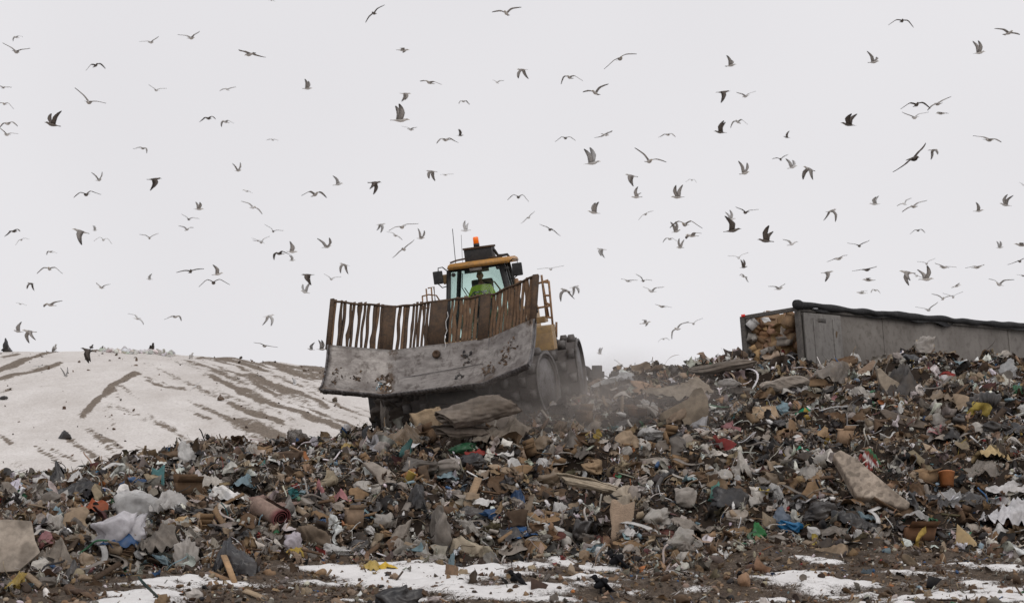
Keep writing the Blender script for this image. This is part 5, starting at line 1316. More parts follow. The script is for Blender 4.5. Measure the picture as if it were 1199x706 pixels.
item('card', 'teal_cone', 'plastic sheet', (178, 551, 191, 573), 'teal', 'small teal plastic sheet standing up right of the royal blue bag', mat='hard')
item('cloth', 'orange_cloth', 'cloth', (96, 582, 118, 600), (.3, .07, .03), 'orange and red cloth between black film and the largest white bag', mark='the orange red cloth')
item('cloth', 'black_film', 'plastic film', (82, 556, 130, 584), 'black', 'wide black crumpled film spread behind the orange red cloth', mat='blackbag', mark='the wide black film')
item('cloth', 'black_film', 'plastic film', (46, 549, 84, 570), 'black', 'black film patch left of the wide black film', mat='blackbag')
item('cloth', 'white_sheet', 'sheet', (84, 551, 118, 567), 'white', 'smooth white sheet curving over the wide black film', mat='film', depth=.5)
item('bag', 'plastic_bag', 'plastic bag', (42, 562, 58, 576), 'white', 'small upright white plastic bag over the black film patch', depth=.6)
item('cloth', 'black_bag', 'bin bag', (238, 630, 294, 672), (.02, .021, .025), 'big creased black bin bag at the heap foot left of the lilac rag', mat='blackbag', mark='the big creased black bag')
line_item('board', 'wooden_board', 'board', (275, 684), (262, 651), 7, (.38, .24, .13), 'fresh orange-brown board stuck upright before the big creased black bag', 'wood', flat=.4, d1=.4, group='boards in the waste')
line_item('board', 'wooden_board', 'board', (244, 670), (270, 680), 6, (.3, .19, .11), 'brown board lying flat at the foot of the upright orange-brown board', 'wood', group='boards in the waste')
line_item('board', 'wooden_board', 'board', (286, 692), (310, 702), 7, (.4, .3, .2), 'pale board lying on the snow at the picture bottom left of the lone black bag', 'wood', group='boards in the waste')
item('cloth', 'white_cloth', 'cloth', (225, 555, 264, 573), 'offwhite', 'twisted off-white cloth on the heap between royal blue bag and mustard tube', mark='the twisted white cloth', depth=.6)
item('cloth', 'light_blue_sheet', 'sheet', (276, 553, 304, 574), 'lightblue', 'light blue crumpled sheet right of the twisted white cloth', mat='film', mark='the light blue sheet')
item('carton', 'carton', 'carton', (205, 566, 236, 584), 'brown', 'flattened brown carton under the twisted white cloth', group='cartons in the waste', rot=.3)
item('bag', 'red_rag', 'rag', (104, 544, 116, 554), 'maroon', 'dark red rag at the left skyline of the heap', mat='cloth')
item('cloth', 'blue_rag', 'rag', (113, 549, 130, 560), (.05, .16, .26), 'dull blue rag beside the dark red rag', depth=.6)
item('bag', 'blue_scrap', 'plastic bag', (190, 512, 207, 520), 'blue', 'vivid blue bag on the heap edge against the snowy slope', mark='the vivid blue bag')
item('bag', 'black_bag', 'bin bag', (310, 501, 332, 509), 'black', 'low black bin bag on the heap skyline against the snowy slope', mat='blackbag')
item('bag', 'clear_bag', 'plastic bag', (333, 500, 360, 515), 'grey', 'clear greyish bag on the heap skyline left of the compactor', mat='clear')
item('bag', 'plastic_bag', 'plastic bag', (206, 524, 224, 548), 'white', 'white bag standing on the heap edge under the snowy slope', depth=.6)
item('cloth', 'black_cloth', 'cloth', (196, 534, 220, 546), 'black', 'black cloth spread beside the white bag at the heap edge', mat='blackbag')
item('card', 'dark_scrap', 'sheet', (2, 545, 20, 558), 'black', 'pointed black sheet standing at the far left heap skyline', mat='hard', mark='the pointed black sheet')
item('card', 'dark_scrap', 'sheet', (0, 402, 1, 403), 'black', 'x', mat='hard') if False else None
item('bag', 'plastic_bag', 'plastic bag', (205, 640, 232, 668), (.5, .46, .42), 'dirty cream bag with a crumpled mouth left of the big creased black bag', depth=.6)
item('bag', 'tan_sack', 'sack', (206, 606, 222, 622), (.42, .29, .16), 'small tan paper sack below the dull white knotted bag', mat='card')
bundle('net_tangle', 'net', (162, 677), (188, 701), 8, (.035, .06, .06), 'dark teal net tangle trailing over the soil at the front', 'the teal net', .05, 7)
# ---- centre right
bundle('folded_mattress', 'mattress', (658, 562), (732, 574), 25, (.36, .3, .225), 'dirty beige folded mattress sticking out of the heap in the middle', 'the beige mattress', .75, spiral=1.4, swing=.15)
item('cloth', 'beige_sheet', 'sheet', (722, 562, 762, 592), (.33, .28, .22), 'torn beige sheet hanging off the end of the beige mattress', depth=.6)
item('cloth', 'grey_blanket', 'blanket', (798, 596, 854, 624), (.26, .23, .2), 'stained grey blanket heaped above the sawn log', mark='the stained grey blanket', depth=.7)
lg = line_item('log', 'sawn_log', 'log', (822, 632), (846, 629), 12, (.16, .11, .075), 'short sawn log with a pale cut face at the heap foot', 'wood', 'the sawn log', d0=.3, d1=.1)
slab_item('slumped_sofa', 'sofa', [(771, 491), (773, 484), (790, 475), (806, 466), (812, 455), (822, 452), (829, 466), (830, 483), (826, 496), (800, 499), (780, 497)], (.21, .17, .125), 'slumped dusty brown sofa carcass high on the heap', 'cloth', .7, .008, 'the slumped sofa', .06, .05, fwd=.5, pattern=pat_dirt)
item('cloth', 'sofa_cover', 'cloth', (776, 456, 826, 480), (.25, .21, .165), 'torn dusty cover trailing off the slumped sofa', depth=.5, lift=.35)
item('cushion', 'red_plaid_rag', 'rag', (716, 557, 728, 564), 'red', 'small red rag on the upper rim of the beige mattress', depth=.6)
item('bag', 'brown_bag', 'paper bag', (683, 544, 712, 560), (.26, .18, .11), 'crumpled brown paper bag behind the beige mattress', mat='card')
line_item('pipe', 'black_hose', 'hose', (768, 562), (786, 612), 6, 'black', 'black rubber hose bent down the heap face beside the beige sheet', 'hard', 'the black hose', bend=.3, hollow=False)
line_item('pipe', 'grey_tube', 'tube', (655, 624), (681, 634), 9, (.2, .2, .18), 'grey cardboard tube poking from the heap foot', 'hard', 'the grey tube')
item('tub', 'paper_roll', 'roll', (656, 631, 669, 642), 'offwhite', 'cream hollow paper roll below the grey tube', tiltx=-1.2)
item('cushion', 'dark_bag', 'bag', (670, 608, 694, 638), 'charcoal', 'round charcoal bag right of the grey tube', mat='blackbag', mark='the round charcoal bag', depth=.9)
item('card', 'thin_plank', 'board', (718, 592, 742, 634), (.34, .25, .18), 'thin pale torn plank leaning on the heap face', mat='wood', mark='the torn pale plank', group='boards in the waste')
item('bag', 'toy_ball', 'plastic bag', (829, 569, 845, 592), (.1, .3, .25), 'printed green and yellow snack bag above the stained grey blanket', mark='the printed snack bag', depth=.5)
item('bag', 'black_bag', 'bin bag', (838, 575, 872, 602), 'black', 'black bin bag right of the printed snack bag', mat='blackbag')
item('cushion', 'grey_pillow', 'pillow', (790, 575, 815, 598), (.28, .255, .23), 'small grey pillow above the left end of the stained grey blanket')
item('bag', 'green_bag', 'plastic bag', (878, 615, 897, 633), (.03, .22, .06), 'bright green bag at the heap foot', mark='the bright green bag')
item('bag', 'blue_bag', 'plastic bag', (917, 611, 946, 628), (.02, .2, .42), 'crumpled bright blue bag at the heap foot right of the bright green bag', mark='the bright blue bag')
item('cushion', 'white_pouch', 'plastic bag', (944, 620, 960, 636), 'white', 'plump white pouch beside the bright blue bag', mat='film')
item('cushion', 'white_pouch', 'plastic bag', (1000, 622, 1010, 639), 'white', 'upright white pouch at the foot of the heap under the patterned mattress', mat='film')
item('bag', 'plastic_bag', 'plastic bag', (905, 600, 925, 620), (.18, .22, .28), 'blue grey plastic bag behind the bright blue bag', depth=.6)
slab_item('patterned_mattress', 'mattress', [(975, 532), (984, 526), (1004, 538), (1034, 564), (1066, 588), (1064, 594), (1050, 593), (1022, 583), (1004, 581), (996, 568), (986, 550)], (.38, .315, .255), 'pointed beige mattress with a leafy print sliding down the heap', 'cloth', .28, .011, 'the patterned mattress', .07, .03, pattern=pat_leaf, fwd=.3)
item('cloth', 'white_strip', 'cloth', (960, 527, 990, 550), 'offwhite', 'white cloth strip trailing from the tip of the patterned mattress', depth=.5)
item('cloth', 'striped_blanket', 'blanket', (1002, 519, 1040, 556), lambda V: np.array([C[x] for x in ['red', 'red', 'white', 'red', 'green', 'maroon', 'white']])[np.floor((V[:, 0] * .9 - V[:, 1] * .5 + V[:, 2]) * 9).astype(int) % 7], 'crumpled red blanket with white and green bands above the patterned mattress', mark='the red banded blanket', depth=.7, sink=.2)
o = item('tub', 'orange_bucket', 'bucket', (1100, 557, 1118, 573), 'orange', 'orange plastic bucket lying in the heap right of the patterned mattress', mark='the orange bucket', tiltx=-.3)
item('cloth', 'clear_film', 'plastic film', (1128, 530, 1192, 560), 'palegrey', 'wide translucent grey film above the orange bucket', mat='clear', depth=.7, mark='the wide clear film')
item('cloth', 'yellow_foam_sheet', 'foam', (1146, 519, 1192, 545), (.4, .3, .16), 'dull yellow foam sheet behind the wide clear film', depth=.8)
item('cloth', 'white_sheet', 'sheet', (1152, 578, 1215, 618), (.6, .59, .6), 'large white sheet spread at the right edge of the picture', mat='cloth', mark='the large white sheet')
item('cloth', 'white_sheet', 'sheet', (1160, 562, 1210, 580), (.5, .48, .47), 'smaller dull white sheet behind the large white sheet', mat='cloth', depth=.6)
item('cloth', 'white_sheet', 'sheet', (1096, 574, 1150, 596), (.52, .51, .5), 'white film sheet with black scraps left of the large white sheet', mat='film', depth=.5)
item('cloth', 'black_film', 'plastic film', (1106, 582, 1152, 597), 'black', 'torn black film across the white film sheet', mat='blackbag', depth=.5, lift=.05)
item('carton', 'brown_suitcase', 'box', (1057, 620, 1092, 638), (.17, .085, .045), 'reddish brown flattened box at the foot of the heap', mark='the reddish brown box', rot=.1)
slab_item('rusty_sheet', 'metal sheet', [(1118, 646), (1121, 612), (1136, 626), (1144, 636), (1143, 646)], (.28, .19, .08), 'ochre bent metal sheet standing up at the heap foot', 'hard', .02, .006, 'the ochre sheet', .005, fwd=.05)
item('cloth', 'green_cloth', 'cloth', (935, 474, 964, 487), (.02, .25, .13), 'emerald green cloth high on the heap', mark='the emerald cloth', depth=.6)
item('cloth', 'green_cloth', 'cloth', (927, 521, 944, 530), (.02, .25, .15), 'small sea-green cloth below the emerald cloth', depth=.6)
line_item('pipe', 'blue_hose', 'hose', (960, 505), (982, 511), 3, (.03, .12, .35), 'thin curved blue hose below the emerald cloth', 'hard', bend=.4, hollow=False)
item('carton', 'carton', 'carton', (980, 505, 996, 524), (.33, .22, .14), 'open tan carton right of the thin blue hose', group='cartons in the waste', rot=.5)
bundle('grey_sack', 'sack', (890, 456), (946, 444), 18, C['palegrey'], 'long full grey sack high on the heap left of the brown boards', 'the long grey sack', .3, 4)
slab_item('cardboard_flat', 'cardboard', [(880, 475), (908, 474), (912, 488), (905, 494), (883, 492)], (.32, .23, .15), 'flat tan cardboard panel below the long grey sack', 'card', .03, .02, 'the tan cardboard panel', .008)
bundle('grey_mat', 'mat', (806, 434), (884, 424), 15, C['grey'], 'huge pale grey mat arching on the heap skyline', 'the arching grey mat', .3, 3)
item('cloth', 'light_blue_tarpaulin', 'tarpaulin', (902, 416, 936, 430), (.22, .4, .46), 'light blue tarpaulin on the heap crest under the trailer opening', mark='the light blue tarpaulin', depth=.6)
item('cloth', 'white_sheet', 'sheet', (716, 438, 770, 452), (.52, .52, .52), 'white sheet with blue print on the skyline right of the compactor', mat='film', depth=.5, mark='the white skyline sheet')
item('cloth', 'olive_bush', 'cloth', (772, 430, 801, 446), (.11, .1, .07), 'dark olive cloth heap on the skyline right of the white skyline sheet', depth=.8)
item('card', 'cardboard_sheet', 'cardboard', (748, 451, 776, 465), (.33, .22, .15), 'rosy tan cardboard sheet under the white skyline sheet')
slab_item('wooden_door', 'board', [(1000, 442), (1003, 436), (1022, 421), (1027, 424), (1024, 430), (1006, 446)], (.22, .155, .11), 'wide brown board leaning on the crest below the trailer side', 'wood', .06, .02, 'the wide brown board', .01)
slab_item('upholstered_slab', 'sofa part', [(1026, 431), (1031, 430), (1040, 440), (1054, 448), (1059, 462), (1052, 468), (1040, 464), (1030, 448)], (.29, .24, .185), 'beige upholstered slab with dark edge right of the wide brown board', 'cloth', .2, .012, 'the upholstered slab', .05, .02)
item('cloth', 'dark_tarpaulin', 'tarpaulin', (1024, 421, 1092, 470), (.07, .066, .064), 'dark grey tarpaulin spread behind the upholstered slab', depth=.7, mark='the dark tarpaulin')
slab_item('wet_plank', 'board', [(1030, 480), (1036, 478), (1062, 487), (1086, 496), (1084, 502), (1064, 499), (1040, 491)], (.13, .105, .085), 'wet dark plank panel below the dark tarpaulin', 'wood', .06, .012, 'the wet dark plank', .01)
slab_item('split_plank', 'board', [(1080, 518), (1090, 522), (1112, 537), (1138, 556), (1134, 560), (1110, 548), (1086, 531)], (.33, .25, .18), 'long split pale board pointing at the orange bucket', 'wood', .05, .012, 'the long split board', .01)
line_item('board', 'wooden_board', 'board', (1066, 530), (1096, 560), 9, (.2, .16, .1), 'olive brown board parallel to the long split board', 'wood', flat=.3, group='boards in the waste')
line_item('pipe', 'brown_tube', 'tube', (1106, 444), (1136, 452), 10, (.22, .165, .125), 'brown cardboard tube on the right part of the crest', 'card', 'the brown cardboard tube')
def arc(s):
    a = (s + .5) * 2.3 - .1; return np.stack([-.42 * np.cos(a), 0 * s, .42 * np.sin(a) - .1], 1)
h = hit(1156, 484); V, F_ = sh_pipe(1, .2, gi, bend=arc, ribs=True); own('corrugated_pipe', V, F_, 'hard', np.tile(C['charcoal'], (len(V), 1)) * .7, h + [0, 0, -.02], 'black corrugated drain pipe arching out of the heap', 'pipe', False, 1156, 472, 'the black drain pipe'); BOXES.append((1138, 460, 1174, 488))
item('bag', 'plastic_bag', 'plastic bag', (1170, 428, 1192, 448), (.5, .5, .5), 'cloudy white bag at the right end of the crest', mat='clear', mark='the cloudy crest bag')
item('bag', 'white_bag_pile', 'plastic bag', (1070, 398, 1094, 418), (.5, .46, .42), 'cream bag standing tall on the crest before the trailer', depth=.8, mark='the tall cream bag')
item('cushion', 'foam_pillow', 'pillow', (1071, 402, 1092, 412), (.5, .4, .27), 'yellowish pillow on top of the tall cream bag', lift=.12, depth=.8)
item('cloth', 'white_blanket', 'blanket', (1098, 408, 1124, 417), 'white', 'white blanket on the crest right of the tall cream bag', depth=.6)
item('bag', 'pink_shirt', 'cloth', (1078, 430, 1096, 442), (.5, .05, .12), 'bright pink shirt on the dark tarpaulin', mat='cloth', depth=.7, mark='the bright pink shirt')
item('bag', 'red_rag', 'rag', (1100, 436, 1116, 446), 'red', 'red rag left of the brown cardboard tube', mat='cloth')
item('cloth', 'green_cloth', 'cloth', (1048, 428, 1068, 440), (.06, .24, .12), 'dull green cloth beside the dark tarpaulin top', depth=.6)
item('bag', 'black_bag', 'bin bag', (1050, 418, 1078, 434), (.03, .032, .036), 'black bin bag on the crest under the tall cream bag', mat='blackbag')
item('cloth', 'blue_cloth', 'cloth', (1108, 416, 1130, 430), 'lightblue', 'light blue cloth on the crest below the white blanket', depth=.5)
item('bag', 'plastic_bag', 'plastic bag', (990, 408, 1006, 421), 'white', 'small bright white bag on the crest below the trailer door', depth=.7)
item('bag', 'plastic_bag', 'plastic bag', (806, 492, 832, 512), (.48, .47, .48), 'lilac white bag below the slumped sofa', depth=.7, mark='the lilac white bag')
item('cloth', 'grey_cloth', 'cloth', (846, 498, 888, 516), 'palegrey', 'pale grey crumpled cloth right of the lilac white bag', depth=.6, mark='the crumpled pale cloth')
item('cloth', 'white_cloth', 'cloth', (852, 528, 880, 562), 'offwhite', 'off-white film hanging down the heap above the black bin bag', mat='film', depth=.5)
item('bag', 'plastic_bag', 'plastic bag', (842, 444, 866, 460), (.5, .47, .44), 'cream bag below the arching grey mat', depth=.7)
item('cloth', 'black_cloth', 'cloth', (818, 440, 842, 454), 'charcoal', 'charcoal cloth left of the cream bag below the arching grey mat')
item('cushion', 'grey_cushion', 'cushion', (854, 455, 880, 466), (.17, .155, .14), 'flat dark grey cushion left of the long grey sack')
# ---- behind the crest by the rear wheel
hq = hit(692, 452)
V, F_ = lathe([(.20, -.09), (.33, -.11), (.36, -.06), (.36, .06), (.33, .11), (.20, .09), (.18, .05), (.18, -.05)], 26, 'y'); F_ = F_ + [(7 * 26 + j, 7 * 26 + (j + 1) % 26, (j + 1) % 26, j) for j in range(26)]
pc = P(684, 433, hq[1] + .25); pc[2] = max(pc[2] - .1, H1(pc[0], pc[1]) + .28) if pc[2] - .1 - H1(pc[0], pc[1]) < .6 else H1(pc[0], pc[1]) + .45; o = own('scrap_tyre', rotz(V * [.8, 1, 1.1], .5), F_, 'hard', np.tile(C['charcoal'], (len(V), 1)), pc, 'old grey tyre standing on the heap behind the rear wheel', 'tyre', False, 685, 432, None)
pc = P(699, 446, hq[1] + .3); mb = MB().bbox((-.14, -.12, .0), (.14, .12, .42), .03).bbox((-.2, -.1, .08), (.2, .1, .26), .02).box((-.05, -.05, -.5), (.05, .05, .02)); V = np.concatenate(mb.V)
own('lamp_post_head', V, mb.F, 'hard', np.tile((.1, .095, .09), (len(V), 1)), pc, 'dark metal box on a short stem behind the rear wheel', 'metal box', False, 699, 434, None)
pc = P(720, 441, hq[1] + .2); mb = MB().bbox((-.11, -.08, 0), (.11, .08, .15), .02).box((-.03, -.03, -.5), (.03, .03, .02)); V = np.concatenate(mb.V)
own('crushed_tin', V, mb.F, 'hard', np.tile((.09, .085, .08), (len(V), 1)), pc, 'small dark metal box on the skyline right of the compactor', 'metal box', False, 720, 434, None)

# ---- the load in the trailer's open end
gl = np.random.default_rng(90)
tag_load = []
def load_piece(kind, px, py, wpx, hpx, colr, depth, nm, cat, noun):
    px = min(max(px, 872 + wpx * .55), 934 - wpx * .5)
    q = load_at(px, py, depth); s = q[1] / FPX; W, Hh = wpx * s, hpx * s
    if kind == 'carton': V, F = sh_carton(W * .8, W * .7, Hh * .75, gl); V = np.asarray(V) - [0, 0, Hh * .4]
    elif kind == 'card': V, F = sh_card(W, .2, Hh, gl, .07); V = np.asarray(V) - [0, 0, Hh * .45]
    else: V, F = sh_bag(W, W * .8, Hh, gl, False); V = V - [0, 0, Hh * .35]
    V = roty(rotz(V, gl.uniform(-.9, .9)), gl.uniform(-.8, .8)); c = np.array(C[colr] if isinstance(colr, str) else colr) * gl.uniform(.8, 1.15)
    o = mesh_obj(nm, V, F, M['load'] if kind != 'bag' else M['film' if c[0] > .1 else 'blackbag'], None, kind == 'bag', col=jitcol(c, V, gl, .08), loc=tuple(q))
    tag(o, None, cat, {'carton': 'cartons loaded in the trailer', 'card': 'cardboard sheets loaded in the trailer', 'bag': 'bags loaded in the trailer'}[kind])
    tag_load.append((o, noun, px, py))
CB = (.42, .265, .155)
for a in [('carton', 880, 380, 14, 12, 'white', .06, 'carton', 'carton', 'white carton'), ('card', 897, 374, 9, 6, 'white', .06, 'cardboard_sheet', 'cardboard', 'white cardboard sheet'), ('carton', 925, 376, 17, 17, (.34, .22, .13), .06, 'carton', 'carton', 'large clean tan carton'),
          ('bag', 873, 397, 13, 15, 'offwhite', .06, 'plastic_bag', 'plastic bag', 'stuffed white bag'), ('bag', 896, 410, 12, 10, 'offwhite', .06, 'plastic_bag', 'plastic bag', 'clear white bag'), ('bag', 904, 409, 10, 11, 'palegrey', .06, 'plastic_bag', 'plastic bag', 'pale grey bag'), ('bag', 873, 409, 9, 9, 'palegrey', .06, 'plastic_bag', 'plastic bag', 'pale grey bag'),
          ('bag', 878, 416, 14, 9, 'black', .06, 'black_bag', 'bin bag', 'black bin bag'), ('bag', 896, 419, 14, 8, 'black', .06, 'black_bag', 'bin bag', 'black bin bag'), ('bag', 930, 417, 14, 9, 'black', .06, 'black_bag', 'bin bag', 'black bin bag'), ('carton', 918, 401, 18, 9, 'palegrey', .06, 'carton', 'carton', 'white printed carton'), ('card', 917, 388, 7, 8, 'palegrey', .06, 'cardboard_sheet', 'cardboard', 'pale grey cardboard sheet'),
          ('bag', 883, 396, 7, 7, 'offwhite', .06, 'plastic_bag', 'plastic bag', 'small white bag'), ('bag', 917, 412, 5, 6, 'red', .06, 'plastic_bag', 'plastic bag', 'small red bag')]: load_piece(*a)
for row in range(7):
    for k in range(7):
        px = 881 + k * 8.0 + gl.uniform(-2.5, 2.5); py = 382 + row * 6.4 + gl.uniform(-2.5, 2.5) - (px - 872) * .2 * (1 - row / 7)
        kd = 'carton' if gl.random() < .4 else 'card'; sz_ = gl.uniform(13, 24)
        load_piece(kd, px, py, sz_, sz_ * gl.uniform(.5, .9), tuple(np.array(CB) * gl.uniform(.6, 1.25) * np.array([1, gl.uniform(.93, 1.07), gl.uniform(.88, 1.12)])), gl.uniform(.35, .8), 'carton' if kd == 'carton' else 'cardboard_sheet', 'carton' if kd == 'carton' else 'cardboard', 'brown carton' if kd == 'carton' else 'brown cardboard sheet')
tb = mesh_obj('packed_waste', *[sh_bag(TW * .93, 2.0, TH * .9, gl)[i] for i in (0, 1)], M['load'], None, False, col=np.array((.1, .07, .045)), loc=tuple(tw_(1.9, TW / 2, .1))); tb.rotation_euler = (0, 0, math.atan2(rdir[1], rdir[0])); tag(tb, 'dark mass of pressed waste deep inside the trailer behind the cartons', kind='stuff')
# ------------------------------------------------------------------ the many middling pieces of waste, each its own object
gw = np.random.default_rng(1234)
ORD = ['first', 'second', 'third', 'fourth', 'fifth', 'sixth', 'seventh', 'eighth', 'ninth', 'tenth', 'eleventh', 'twelfth']
NUM = ['', '', 'two', 'three', 'four', 'five', 'six', 'seven', 'eight', 'nine', 'ten', 'eleven', 'twelve']
def rank_labels(rows):
    """rows: [object, words, px, py]; equal words get told apart by their order from the left (or from above)"""
    by = {}
    for r in rows: by.setdefault(r[1], []).append(r)
    for k, v in by.items():
        if len(v) == 1: v[0][0]['label'] = k; continue
        dx = max(r[2] for r in v) - min(r[2] for r in v); dy = max(r[3] for r in v) - min(r[3] for r in v)
        hor = dx >= dy; v.sort(key=lambda r: r[2] if hor else r[3]); n = len(v)
        for i, r in enumerate(v):
            if n == 2: t = ('left one of two', 'right one of two')[i] if hor else ('upper one of two', 'lower one of two')[i]
            elif i == 0: t = ('leftmost' if hor else 'uppermost') + ' of ' + NUM[min(n, 12)]
            elif i == n - 1: t = ('rightmost' if hor else 'lowest') + ' of ' + NUM[min(n, 12)]
            else: t = ORD[min(i, 11)] + (' from the left' if hor else ' from the top')
            r[0]['label'] = k + ', ' + t
MARKS += [(545, 505, 'the rolled blanket'), (640, 500, 'the front wheel'), (690, 470, 'the rear wheel'), (450, 500, 'the scraper bar')]
def near(px, py, used=None):
    best = sorted(MARKS, key=lambda m_: math.hypot((px - m_[0]), (py - m_[1]) * 1.6))
    mx, my, t = best[0]
    dx, dy = px - mx, (py - my) * 1.6
    if abs(dx) > abs(dy): w_ = ('left of ' if dx < 0 else 'right of ')
    else: w_ = ('above ' if dy < 0 else 'below ')
    d_ = math.hypot(dx, dy); far_ = 'just ' if d_ < 28 else ('' if d_ < 60 else 'well ')
    return far_ + w_ + t
def crest_px(px): return np.interp(px, t_px, t_yc), np.interp(px, f_px, f_yf)
placed = [((b_[0] + b_[2]) / 2, (b_[1] + b_[3]) / 2, max(b_[2] - b_[0], b_[3] - b_[1]) * .5) for b_ in BOXES]
rows = []
PW = dict(offwhite=5, white=4, palegrey=5, grey=3, beige=2, lightblue=.6, blue=.2, green=.15, pink=.2, yellow=.2)
PC = dict(grey=2.5, palegrey=2.5, beige=4.5, tan=4, brown=4, darkbrown=2, charcoal=3, offwhite=2, olive=1, maroon=.5, blue=.25, red=.2, pink=.2, teal=.3, lightblue=.5)
NAMEC = dict(white='white', offwhite='off-white', grey='grey', palegrey='pale grey', beige='beige', tan='tan', brown='brown', darkbrown='dark brown', black='black', charcoal='charcoal', blue='blue', lightblue='light blue', teal='teal', red='red', pink='pink', green='green', yellow='yellow', orange='orange', maroon='maroon', olive='olive')
def sizeword(m_): return 'small ' if m_ < .34 else ('' if m_ < .62 else 'large ')
KINDS = [('plastic_bag', 'plastic bag', 'plastic bags in the waste', 185, PW, ('crumpled', 'torn', 'dirty')),
         ('cloth_rag', 'rag', 'rags in the waste', 190, PC, ('crumpled', 'limp', 'dirty')),
         ('cardboard_sheet', 'cardboard', 'cardboard sheets in the waste', 60, dict(tan=5, brown=5, beige=3, darkbrown=1.5, palegrey=1), ('bent', 'creased')),
         ('wooden_board', 'board', 'boards in the waste', 130, dict(tan=4, brown=4, beige=3, darkbrown=2, olive=.7, palegrey=.5), ('broken', 'splintered')),
         ('black_bag', 'bin bag', 'black bags in the waste', 85, dict(black=5, charcoal=2), ('crumpled', 'torn')),
         ('foam_cushion', 'cushion', 'cushions and padded lumps in the waste', 20, dict(grey=3, beige=3, brown=3, palegrey=2, charcoal=2, tan=2), ('sagging', 'dirty')),
         ('plastic_bottle', 'bottle', 'bottles in the waste', 36, dict(white=4, lightblue=2, green=.7, palegrey=4, blue=.5, orange=.5), ('empty', 'scuffed')),
         ('film_strip', 'plastic film', 'film strips in the waste', 85, dict(offwhite=4, palegrey=4, black=2, lightblue=.8, green=.5, charcoal=2, white=2), ('twisted', 'curled')),
         ('carton', 'carton', 'cartons in the waste', 34, dict(tan=4, brown=4, beige=1, offwhite=1), ('crushed', 'dented')),
         ('pipe_piece', 'pipe', 'pipe pieces in the waste', 24, dict(grey=3, charcoal=3, palegrey=2, white=1, brown=2), ('short', 'broken'))]
